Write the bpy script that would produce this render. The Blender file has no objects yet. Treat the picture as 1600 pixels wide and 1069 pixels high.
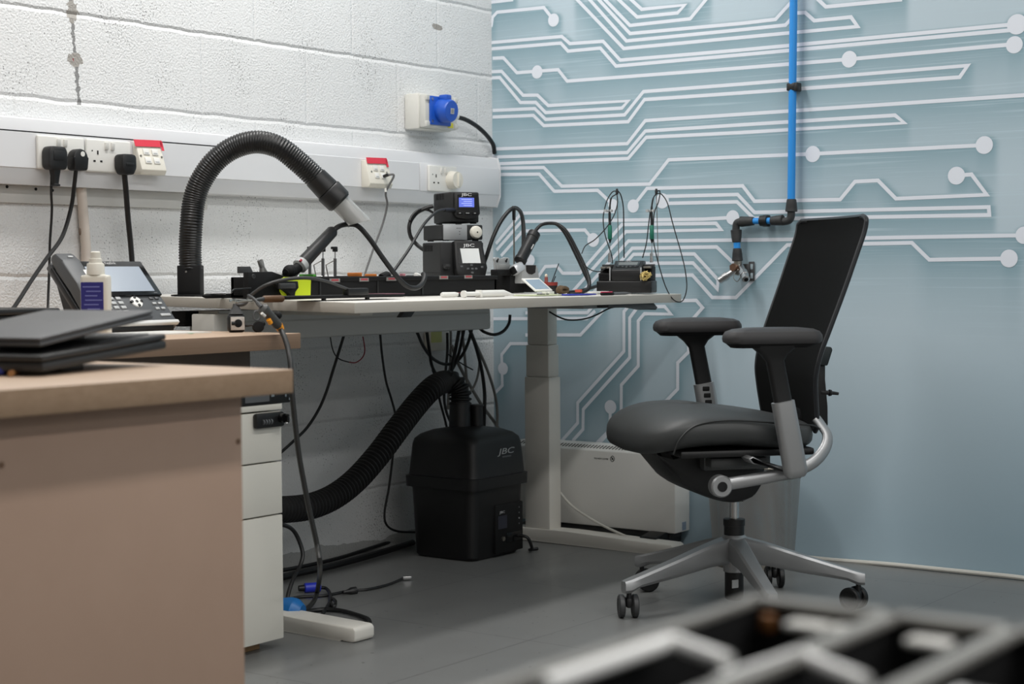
import bpy, bmesh, math, random
import numpy as np
from mathutils import Vector, Matrix, noise
random.seed(7)
SC = bpy.context.scene
COL = SC.collection
PI = math.pi

# ------------------------------------------------------------------ camera
FPX, YAW, PITCH, ROLL = 2630.0, math.radians(36.09), math.radians(2.35), math.radians(.335)
CAMP = Vector((3.477, -4.662, .8745))
_fh = Vector((-math.sin(YAW), math.cos(YAW), 0)); _zz = Vector((0, 0, 1))
_rt = Vector((math.cos(YAW), math.sin(YAW), 0))
CF = math.cos(PITCH)*_fh - math.sin(PITCH)*_zz
_up = math.sin(PITCH)*_fh + math.cos(PITCH)*_zz
CR = math.cos(ROLL)*_rt - math.sin(ROLL)*_up
CU = math.cos(ROLL)*_up + math.sin(ROLL)*_rt
cd = bpy.data.cameras.new('camera'); cam = bpy.data.objects.new('camera', cd); COL.objects.link(cam)
cam.matrix_world = Matrix(((CR.x, CU.x, -CF.x, CAMP.x), (CR.y, CU.y, -CF.y, CAMP.y), (CR.z, CU.z, -CF.z, CAMP.z), (0, 0, 0, 1)))
cd.sensor_width = 36; cd.lens = FPX/1600*36; cd.clip_start = .05
cd.dof.use_dof = True; cd.dof.focus_distance = 4.55; cd.dof.aperture_fstop = 5.0
SC.camera = cam

# ------------------------------------------------------------------ light, exposure
SC.view_settings.view_transform = 'Standard'; SC.view_settings.look = 'None'
SC.view_settings.gamma = 1; SC.view_settings.use_curve_mapping = False
SC.view_settings.exposure = 0.0
w = bpy.data.worlds.new('world'); SC.world = w; w.use_nodes = True
w.node_tree.nodes['Background'].inputs[0].default_value = (.8, .86, .9, 1)
w.node_tree.nodes['Background'].inputs[1].default_value = .05
def area(name, loc, sx, sy, power, col=(1, 1, 1), spread=PI):
    l = bpy.data.lights.new(name, 'AREA'); l.shape = 'RECTANGLE'; l.size = sx; l.size_y = sy
    l.energy = power; l.color = col; l.spread = spread
    o = bpy.data.objects.new(name, l); COL.objects.link(o); o.location = loc
    return o
area('ceiling_lamp_or_fill', (.62, -1.75, 2.74), .16, 2.6, 42, (1, .985, .965))
area('ceiling_lamp_or_fill', (2.55, -2.2, 2.74), .16, 3.2, 40, (1, .985, .965))
area('ceiling_lamp_or_fill', (4.5, -3.2, 2.74), .16, 4.2, 52, (1, .985, .965))  # unseen row, added as fill from the front of the room
area('ceiling_lamp_or_fill', (6.5, -4.0, 2.74), .16, 6.0, 52, (1, .985, .965))  # unseen row, added for low-angle light under the desk
area('ceiling_lamp_or_fill', (8.5, -4.0, 2.74), .16, 6.0, 48, (1, .985, .965))  # unseen far row, also added to lift the wall below the desk

# ------------------------------------------------------------------ pixel -> world helpers (used to read positions off the photograph)
def ray(x, y): return CF + (x-800)/FPX*CR - (y-534.5)/FPX*CU
def hit(x, y, n, d):
    r = ray(x, y); return CAMP + r*((d-CAMP.dot(n))/r.dot(n))
def PX(x, y, v=0): return hit(x, y, Vector((1, 0, 0)), v)
def PY(x, y, v=0): return hit(x, y, Vector((0, 1, 0)), v)
def PZ(x, y, v=0): return hit(x, y, Vector((0, 0, 1)), v)
def PD(x, y, d): r = ray(x, y); return CAMP + r*d
def zt(x): return .8072 + (.85-x)*.0185          # top of the white desk (it sags a little to the front)

# ------------------------------------------------------------------ materials
MATS = {}
def lin(c): return tuple((v/255/12.92 if v/255 <= .04045 else ((v/255+.055)/1.055)**2.4) for v in c)+(1,)
def mat(name, col, rough=.5, metal=0., bump=0., bscale=200., var=.0, spec=.5, emit=0., trans=0., vscale=8.):
    if name in MATS: return MATS[name]
    m = bpy.data.materials.new(name); m.use_nodes = True; nt = m.node_tree; b = nt.nodes['Principled BSDF']
    c = lin(col)
    b.inputs['Base Color'].default_value = c; b.inputs['Roughness'].default_value = rough
    b.inputs['Metallic'].default_value = metal; b.inputs['Specular IOR Level'].default_value = spec
    if emit: b.inputs['Emission Color'].default_value = c; b.inputs['Emission Strength'].default_value = emit
    if trans: b.inputs['Transmission Weight'].default_value = trans
    tc = nt.nodes.new('ShaderNodeTexCoord')
    if bump:
        n = nt.nodes.new('ShaderNodeTexNoise'); n.inputs['Scale'].default_value = bscale; n.inputs['Detail'].default_value = 3
        nt.links.new(tc.outputs['Object'], n.inputs['Vector'])
        bp = nt.nodes.new('ShaderNodeBump'); bp.inputs['Strength'].default_value = bump; bp.inputs['Distance'].default_value = .002
        nt.links.new(n.outputs['Fac'], bp.inputs['Height']); nt.links.new(bp.outputs['Normal'], b.inputs['Normal'])
    if var:
        n2 = nt.nodes.new('ShaderNodeTexNoise'); n2.inputs['Scale'].default_value = vscale; n2.inputs['Detail'].default_value = 5
        nt.links.new(tc.outputs['Object'], n2.inputs['Vector'])
        mx = nt.nodes.new('ShaderNodeMixRGB'); mx.inputs[1].default_value = tuple(v*(1-var) for v in c[:3])+(1,)
        mx.inputs[2].default_value = tuple(min(1, v*(1+var)) for v in c[:3])+(1,)
        nt.links.new(n2.outputs['Fac'], mx.inputs[0]); nt.links.new(mx.outputs[0], b.inputs['Base Color'])
    MATS[name] = m; return m
def wood(name, c1, c2, scale=(1, 12, 30), rough=.45):
    m = bpy.data.materials.new(name); m.use_nodes = True; nt = m.node_tree; b = nt.nodes['Principled BSDF']
    tc = nt.nodes.new('ShaderNodeTexCoord'); mp = nt.nodes.new('ShaderNodeMapping'); mp.inputs['Scale'].default_value = scale
    n = nt.nodes.new('ShaderNodeTexNoise'); n.inputs['Scale'].default_value = 3; n.inputs['Detail'].default_value = 6; n.inputs['Roughness'].default_value = .65
    r = nt.nodes.new('ShaderNodeMixRGB'); r.inputs[1].default_value = lin(c1); r.inputs[2].default_value = lin(c2)
    nt.links.new(tc.outputs['Object'], mp.inputs['Vector']); nt.links.new(mp.outputs[0], n.inputs['Vector'])
    nt.links.new(n.outputs['Fac'], r.inputs[0]); nt.links.new(r.outputs[0], b.inputs['Base Color'])
    b.inputs['Roughness'].default_value = rough; MATS[name] = m; return m
BLK = mat('black_plastic', (17, 17, 18), .45, bump=.1, bscale=600)
BLKM = mat('black_matt', (14, 14, 15), .7, spec=.3)
BLKG = mat('black_gloss', (16, 16, 18), .18)
CBL = mat('cable_rubber', (17, 17, 18), .5)
CGR = mat('grey_cable', (120, 118, 114), .5)
CWH = mat('white_cable', (205, 203, 196), .5)
WPL = mat('white_plastic', (226, 225, 220), .4)
WPL2 = mat('cream_plastic', (222, 218, 206), .42)
TRK = mat('trunking_plastic', (221, 222, 224), .38)
WDK = mat('white_laminate', (222, 219, 212), .4, var=.02)
WMT = mat('white_powder_metal', (216, 213, 205), .5, bump=.08, bscale=900)
GMT = mat('grey_powder_metal', (160, 161, 160), .5)
ALU = mat('cast_aluminium', (168, 169, 170), .42, metal=.75, bump=.05, bscale=900)
STL = mat('bright_steel', (200, 200, 200), .25, metal=1)
STD = mat('worn_steel', (150, 146, 138), .35, metal=.9, var=.35, vscale=60)
RED = mat('red_tape', (214, 52, 72), .5)
GRY = mat('mid_grey_plastic', (88, 90, 92), .5)
DGR = mat('dark_grey_plastic', (58, 59, 60), .5, bump=.1, bscale=500)
LGR = mat('light_grey_plastic', (176, 178, 178), .45)

# ------------------------------------------------------------------ mesh builder
class MB:
    def __init__(s): s.bm = bmesh.new(); s.slots = []
    def _merge(s, b2, M=None, mi=0):
        if M is not None: bmesh.ops.transform(b2, matrix=M, verts=b2.verts)
        bmesh.ops.recalc_face_normals(b2, faces=b2.faces)
        for f in b2.faces: f.material_index = mi
        me = bpy.data.meshes.new('t'); b2.to_mesh(me); b2.free(); s.bm.from_mesh(me); bpy.data.meshes.remove(me); return s
    def box(s, c, d, M=None, bev=0., seg=2, mi=0):
        b = bmesh.new(); bmesh.ops.create_cube(b, size=1)
        for v in b.verts: v.co = Vector((v.co.x*d[0], v.co.y*d[1], v.co.z*d[2]))
        if bev > 0: bmesh.ops.bevel(b, geom=list(b.edges), offset=min(bev, min(d)*.49), segments=seg, profile=.5, affect='EDGES')
        T = Matrix.Translation(Vector(c)); return s._merge(b, (M @ T) if M is not None else T, mi)
    def bb(s, lo, hi, bev=0., M=None, mi=0):
        return s.box([(a+b)/2 for a, b in zip(lo, hi)], [abs(b-a) for a, b in zip(lo, hi)], M, bev, mi=mi)
    def tube(s, pts, r, seg=8, caps=True, M=None, mi=0, flat=1., upv=None):
        pts = [Vector(p) for p in pts]; n = len(pts)
        rr = r if isinstance(r, (list, tuple)) else [r]*n
        b = bmesh.new(); rings = []
        t0 = (pts[1]-pts[0]).normalized()
        u = Vector(upv) if upv is not None else (Vector((0, 0, 1)) if abs(t0.z) < .9 else Vector((1, 0, 0)))
        u = (u - t0*u.dot(t0)).normalized()
        for i in range(n):
            t = (pts[min(i+1, n-1)]-pts[max(i-1, 0)])
            t = t.normalized() if t.length > 1e-9 else t0
            u = (u - t*u.dot(t)); u = u.normalized() if u.length > 1e-6 else t.orthogonal().normalized()
            v = t.cross(u)
            rings.append([b.verts.new(pts[i] + (u*math.cos(a)*flat + v*math.sin(a))*rr[i]) for a in [2*PI*k/seg for k in range(seg)]])
        for i in range(n-1):
            for k in range(seg): b.faces.new((rings[i][k], rings[i][(k+1) % seg], rings[i+1][(k+1) % seg], rings[i+1][k]))
        if caps: b.faces.new(rings[0][::-1]); b.faces.new(rings[-1])
        return s._merge(b, M, mi)
    def cyl(s, p0, p1, r0, r1=None, seg=20, M=None, mi=0):
        return s.tube([p0, p1], [r0, r0 if r1 is None else r1], seg, True, M, mi)
    def lathe(s, prof, seg=24, M=None, mi=0):
        b = bmesh.new(); rings = []
        for r, z in prof:
            rings.append([b.verts.new((max(r, 1e-5)*math.cos(2*PI*k/seg), max(r, 1e-5)*math.sin(2*PI*k/seg), z)) for k in range(seg)])
        for i in range(len(rings)-1):
            for k in range(seg): b.faces.new((rings[i][k], rings[i][(k+1) % seg], rings[i+1][(k+1) % seg], rings[i+1][k]))
        b.faces.new(rings[0][::-1]); b.faces.new(rings[-1])
        return s._merge(b, M, mi)
    def loft(s, secs, M=None, mi=0, caps=True):
        b = bmesh.new(); rings = [[b.verts.new(Vector(p)) for p in sec] for sec in secs]; n = len(rings[0])
        for i in range(len(rings)-1):
            for k in range(n): b.faces.new((rings[i][k], rings[i][(k+1) % n], rings[i+1][(k+1) % n], rings[i+1][k]))
        if caps: b.faces.new(rings[0][::-1]); b.faces.new(rings[-1])
        return s._merge(b, M, mi)
    def prism(s, poly, axis, a, b_, bev=0., M=None, mi=0):
        # poly in the two remaining axes (in x,y,z order), extruded along axis from a to b_
        def mk(p, t):
            return Vector((t, p[0], p[1])) if axis == 'x' else (Vector((p[0], t, p[1])) if axis == 'y' else Vector((p[0], p[1], t)))
        b = bmesh.new(); A = [b.verts.new(mk(p, a)) for p in poly]; B = [b.verts.new(mk(p, b_)) for p in poly]; n = len(poly)
        b.faces.new(A[::-1]); b.faces.new(B)
        for k in range(n): b.faces.new((A[k], A[(k+1) % n], B[(k+1) % n], B[k]))
        if bev > 0: bmesh.ops.bevel(b, geom=list(b.edges), offset=bev, segments=2, profile=.5, affect='EDGES')
        return s._merge(b, M, mi)
    def ball(s, c, r, sc=(1, 1, 1), M=None, seg=16, mi=0):
        b = bmesh.new(); bmesh.ops.create_uvsphere(b, u_segments=seg, v_segments=max(6, seg//2), radius=r)
        for v in b.verts: v.co = Vector((v.co.x*sc[0], v.co.y*sc[1], v.co.z*sc[2])) + Vector(c)
        return s._merge(b, M, mi)
    def poly(s, pts, M=None, mi=0):
        b = bmesh.new(); b.faces.new([b.verts.new(Vector(p)) for p in pts]); 
        if M is not None: bmesh.ops.transform(b, matrix=M, verts=b.verts)
        for f in b.faces: f.material_index = mi
        me = bpy.data.meshes.new('t'); b.to_mesh(me); b.free(); s.bm.from_mesh(me); bpy.data.meshes.remove(me); return s
    def build(s, name, mats, parent=None, sharp=35, local=False):
        me = bpy.data.meshes.new(name); s.bm.to_mesh(me); s.bm.free()
        for m in (mats if isinstance(mats, (list, tuple)) else [mats]): me.materials.append(m)
        for p in me.polygons: p.use_smooth = True
        me.set_sharp_from_angle(angle=math.radians(sharp))
        o = bpy.data.objects.new(name, me); COL.objects.link(o)
        if parent is not None:
            o.parent = parent
            if not local: me.transform(ABS[parent.name].inverted())
            ABS[o.name] = ABS[parent.name] if not local else ABS[parent.name]
        else:
            # put the origin at the bottom centre of the thing
            lo = Vector((min(v.co.x for v in me.vertices), min(v.co.y for v in me.vertices), min(v.co.z for v in me.vertices)))
            hi = Vector((max(v.co.x for v in me.vertices), max(v.co.y for v in me.vertices), max(v.co.z for v in me.vertices)))
            c = Vector(((lo.x+hi.x)/2, (lo.y+hi.y)/2, lo.z)); me.transform(Matrix.Translation(-c)); o.location = c
            ABS[o.name] = Matrix.Translation(c)
        return o
ABS = {}
def tag(o, label, cat, group=None):
    o['label'] = label; o['category'] = cat
    if group: o['group'] = group
    return o
def thing(name, label, cat, loc=(0, 0, 0), rz=0., group=None, M=None):
    o = bpy.data.objects.new(name, None); COL.objects.link(o); o.empty_display_size = .05
    o.matrix_world = M if M is not None else (Matrix.Translation(Vector(loc)) @ Matrix.Rotation(rz, 4, 'Z'))
    ABS[o.name] = o.matrix_world.copy(); return tag(o, label, cat, group)
def struct(o): o['kind'] = 'structure'; return o
def lab(o, s): o['label'] = s; return o
def spline(pts, n=8):
    P = [Vector(p) for p in pts]; P = [P[0]*2-P[1]] + P + [P[-1]*2-P[-2]]; out = []
    for i in range(1, len(P)-2):
        for k in range(n):
            t = k/n; a, b, c, d = P[i-1], P[i], P[i+1], P[i+2]
            out.append(.5*((2*b) + (c-a)*t + (2*a-5*b+4*c-d)*t*t + (3*b-a-3*c+d)*t**3))
    out.append(P[-2]); return out
def pp(spec):
    out = []
    for q in spec:
        x, y, ax, v = q
        out.append({'x': PX, 'y': PY, 'z': PZ, 'd': PD}[ax](x, y, v))
    return out
def cable(name, spec, r, m, label, cat='cable', group=None, n=8, seg=8):
    return tag(MB().tube(spline(pp(spec), n), r, seg).build(name, m), label, cat, group)
def text(body, size, M, m, parent, name='lettering', ext=.0003, sx=1., shear=0., bold=0.):
    cu = bpy.data.curves.new('t', 'FONT'); cu.body = body; cu.size = size; cu.extrude = ext; cu.align_x = 'CENTER'; cu.align_y = 'CENTER'; cu.shear = shear; cu.offset = bold
    to = bpy.data.objects.new('t', cu); COL.objects.link(to)
    dg = bpy.context.evaluated_depsgraph_get(); me = bpy.data.meshes.new_from_object(to.evaluated_get(dg))
    bpy.data.objects.remove(to); bpy.data.curves.remove(cu)
    me.transform(M @ Matrix.Scale(sx, 4, (1, 0, 0))); me.name = name; me.materials.clear(); me.materials.append(m)
    o = bpy.data.objects.new(name, me); COL.objects.link(o); o.parent = parent; me.transform(ABS[parent.name].inverted()); ABS[o.name] = ABS[parent.name]
    return o
def frame(o, xd, zd):
    # matrix whose local x runs along xd, local z (outward normal) along zd
    z = Vector(zd).normalized(); x = Vector(xd); x = (x - z*x.dot(z)).normalized(); y = z.cross(x); o = Vector(o)
    return Matrix(((x.x, y.x, z.x, o.x), (x.y, y.y, z.y, o.y), (x.z, y.z, z.z, o.z), (0, 0, 0, 1)))
def rrect(hx, hy, r, n=4):
    out = []
    for cx, cy, a0 in ((hx-r, hy-r, 0), (-hx+r, hy-r, PI/2), (-hx+r, -hy+r, PI), (hx-r, -hy+r, 1.5*PI)):
        for k in range(n+1): a = a0 + PI/2*k/n; out.append((cx+r*math.cos(a), cy+r*math.sin(a)))
    return out

# ------------------------------------------------------------------ room
def block_wall_material():
    m = bpy.data.materials.new('painted_blockwork'); m.use_nodes = True; nt = m.node_tree; b = nt.nodes['Principled BSDF']; L = nt.links.new
    N = nt.nodes.new
    def math_(op, a, b_=None, c=None):
        n = N('ShaderNodeMath'); n.operation = op
        for i, v in enumerate((a, b_, c)):
            if v is None: continue
            if isinstance(v, (int, float)): n.inputs[i].default_value = v
            else: L(v, n.inputs[i])
        return n.outputs[0]
    geo = N('ShaderNodeNewGeometry'); sep = N('ShaderNodeSeparateXYZ'); L(geo.outputs['Position'], sep.inputs[0])
    y, z = sep.outputs['Y'], sep.outputs['Z']
    nz = N('ShaderNodeTexNoise'); nz.inputs['Scale'].default_value = 9; nz.inputs['Detail'].default_value = 4; L(geo.outputs['Position'], nz.inputs['Vector'])
    wob = math_('MULTIPLY', math_('SUBTRACT', nz.outputs['Fac'], .5), .012)
    zz = math_('ADD', math_('DIVIDE', math_('SUBTRACT', math_('ADD', z, wob), .6463-.225*4), .225), 0)
    row = math_('FLOOR', zz); fz = math_('SUBTRACT', zz, row)
    dz = math_('MULTIPLY', math_('MINIMUM', fz, math_('SUBTRACT', 1., fz)), .225)
    par = math_('MODULO', row, 2.)
    # rows with even parity carry joints at y=-.722, odd rows at y=-.929
    yo = math_('ADD', math_('MULTIPLY', par, .2075), math_('ADD', y, .722))
    yy = math_('DIVIDE', math_('ADD', yo, math_('MULTIPLY', wob, .3)), .423); fy = math_('SUBTRACT', yy, math_('FLOOR', yy))
    dy = math_('MULTIPLY', math_('MINIMUM', fy, math_('SUBTRACT', 1., fy)), .423)
    # joint grooves
    gz = math_('SUBTRACT', 1., math_('MINIMUM', math_('DIVIDE', dz, .0085), 1.))
    gy = math_('MULTIPLY', math_('SUBTRACT', 1., math_('MINIMUM', math_('DIVIDE', dy, .007), 1.)), .38)
    gr = math_('MAXIMUM', gz, gy)
    n1 = N('ShaderNodeTexNoise'); n1.inputs['Scale'].default_value = 170; n1.inputs['Detail'].default_value = 4; L(geo.outputs['Position'], n1.inputs['Vector'])
    n2 = N('ShaderNodeTexNoise'); n2.inputs['Scale'].default_value = 4; n2.inputs['Detail'].default_value = 3; L(geo.outputs['Position'], n2.inputs['Vector'])
    h = math_('SUBTRACT', math_('MULTIPLY', math_('MULTIPLY', n1.outputs['Fac'], math_('ADD', math_('MULTIPLY', n2.outputs['Fac'], .9), .15)), .95), math_('MULTIPLY', gr, .75))
    bp = N('ShaderNodeBump'); bp.inputs['Strength'].default_value = .9; bp.inputs['Distance'].default_value = .006; L(h, bp.inputs['Height']); L(bp.outputs[0], b.inputs['Normal'])
    # pits in the paint: clustered dark specks
    v = N('ShaderNodeTexNoise'); v.inputs['Scale'].default_value = 190; v.inputs['Detail'].default_value = 3; L(geo.outputs['Position'], v.inputs['Vector'])
    n3 = N('ShaderNodeTexNoise'); n3.inputs['Scale'].default_value = 5.5; n3.inputs['Detail'].default_value = 4; L(geo.outputs['Position'], n3.inputs['Vector'])
    cl = N('ShaderNodeMapRange'); cl.inputs[1].default_value = .44; cl.inputs[2].default_value = .68; cl.inputs[3].default_value = .0; cl.inputs[4].default_value = .10; L(n3.outputs['Fac'], cl.inputs[0])
    sp = math_('GREATER_THAN', math_('ADD', v.outputs['Fac'], cl.outputs[0]), .705)
    spk = math_('MULTIPLY', sp, .72)
    n4 = N('ShaderNodeTexNoise'); n4.inputs['Scale'].default_value = 90; n4.inputs['Detail'].default_value = 3; L(geo.outputs['Position'], n4.inputs['Vector'])
    # a crack with a bare patch of mortar, and a chipped patch
    def patch(py, pz, ry, rz):
        a = math_('POWER', math_('DIVIDE', math_('ABSOLUTE', math_('ADD', math_('SUBTRACT', y, py), math_('ADD', wob, math_('MULTIPLY', math_('SUBTRACT', n4.outputs['Fac'], .5), .04)))), ry), 2.)
        c = math_('POWER', math_('DIVIDE', math_('ABSOLUTE', math_('ADD', math_('SUBTRACT', z, pz), math_('MULTIPLY', wob, 1.6))), rz), 2.)
        return math_('LESS_THAN', math_('ADD', a, c), 1.)
    crk = math_('ABSOLUTE', math_('ADD', math_('SUBTRACT', y, math_('SUBTRACT', -1.795, math_('MULTIPLY', math_('SUBTRACT', z, 1.43), .09))), math_('MULTIPLY', math_('SUBTRACT', n4.outputs['Fac'], .5), .022)))
    crk = math_('MULTIPLY', math_('LESS_THAN', crk, .0056), math_('GREATER_THAN', z, 1.315))
    bare = math_('MAXIMUM', patch(-1.795, 1.431, .021, .019), math_('MAXIMUM', patch(-.297, 1.686, .03, .01), patch(-1.803, 1.553, .016, .03)))
    mx = N('ShaderNodeMixRGB'); mx.inputs[1].default_value = lin((227, 228, 228)); mx.inputs[2].default_value = lin((45, 43, 40)); L(math_('MAXIMUM', spk, math_('MULTIPLY', crk, .7)), mx.inputs[0])
    m2 = N('ShaderNodeMixRGB'); m2.inputs[2].default_value = lin((160, 156, 150)); L(mx.outputs[0], m2.inputs[1]); L(bare, m2.inputs[0])
    m3 = N('ShaderNodeMixRGB'); m3.inputs[2].default_value = lin((150, 30, 50)); L(m2.outputs[0], m3.inputs[1]); L(patch(-1.801, 1.431, .004, .004), m3.inputs[0])
    # grime along the foot of the wall
    gm = math_('MULTIPLY', math_('LESS_THAN', math_('ADD', z, math_('MULTIPLY', n3.outputs['Fac'], .09)), .085), .5)
    m4 = N('ShaderNodeMixRGB'); m4.inputs[2].default_value = lin((92, 92, 84)); L(m3.outputs[0], m4.inputs[1]); L(gm, m4.inputs[0])
    L(m4.outputs[0], b.inputs['Base Color']); b.inputs['Roughness'].default_value = .55
    return m
def quad_wall(name, pts, m):
    return struct(MB().poly(pts).build(name, m))
RX, RY, RZ = 9.5, -9.0, 2.8
quad_wall('wall_left', [(0, RY, 0), (0, 0, 0), (0, 0, RZ), (0, RY, RZ)], block_wall_material())
PAINT = mat('painted_wall', (214, 214, 212), .6)
quad_wall('wall_right', [(RX, RY, 0), (RX, RY, RZ), (RX, 0, RZ), (RX, 0, 0)], PAINT)
quad_wall('wall_front', [(0, RY, 0), (0, RY, RZ), (RX, RY, RZ), (RX, RY, 0)], PAINT)
quad_wall('ceiling', [(0, RY, RZ), (0, 0, RZ), (RX, 0, RZ), (RX, RY, RZ)], PAINT)
def floor_material():
    m = bpy.data.materials.new('grey_vinyl_floor'); m.use_nodes = True; nt = m.node_tree; b = nt.nodes['Principled BSDF']; L = nt.links.new
    geo = nt.nodes.new('ShaderNodeNewGeometry'); mp = nt.nodes.new('ShaderNodeMapping'); mp.inputs['Location'].default_value = (-1.165, .82, 0)
    L(geo.outputs['Position'], mp.inputs['Vector'])
    br = nt.nodes.new('ShaderNodeTexBrick'); br.offset = 0; br.inputs['Scale'].default_value = 1; br.inputs['Brick Width'].default_value = .61; br.inputs['Row Height'].default_value = .61
    br.inputs['Mortar Size'].default_value = .0009; br.inputs['Color1'].default_value = lin((117, 118, 117)); br.inputs['Color2'].default_value = lin((119, 120, 119)); br.inputs['Mortar'].default_value = lin((62, 62, 62)); L(mp.outputs[0], br.inputs['Vector'])
    n = nt.nodes.new('ShaderNodeTexNoise'); n.inputs['Scale'].default_value = 6; n.inputs['Detail'].default_value = 6; L(geo.outputs['Position'], n.inputs['Vector'])
    mx = nt.nodes.new('ShaderNodeMixRGB'); mx.blend_type = 'MULTIPLY'; mx.inputs[0].default_value = .18; L(br.outputs['Color'], mx.inputs[1]); L(n.outputs['Fac'], mx.inputs[2])
    n5 = nt.nodes.new('ShaderNodeTexNoise'); n5.inputs['Scale'].default_value = 60; n5.inputs['Detail'].default_value = 1; L(geo.outputs['Position'], n5.inputs['Vector'])
    gt = nt.nodes.new('ShaderNodeMath'); gt.operation = 'GREATER_THAN'; gt.inputs[1].default_value = .76; L(n5.outputs['Fac'], gt.inputs[0])
    m2 = nt.nodes.new('ShaderNodeMixRGB'); m2.inputs[2].default_value = lin((60, 60, 58)); L(gt.outputs[0], m2.inputs[0]); L(mx.outputs[0], m2.inputs[1])
    L(m2.outputs[0], b.inputs['Base Color']); b.inputs['Roughness'].default_value = .33; b.inputs['Specular IOR Level'].default_value = .4
    return m
quad_wall('floor', [(0, RY, 0), (RX, RY, 0), (RX, 0, 0), (0, 0, 0)], floor_material())

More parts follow.
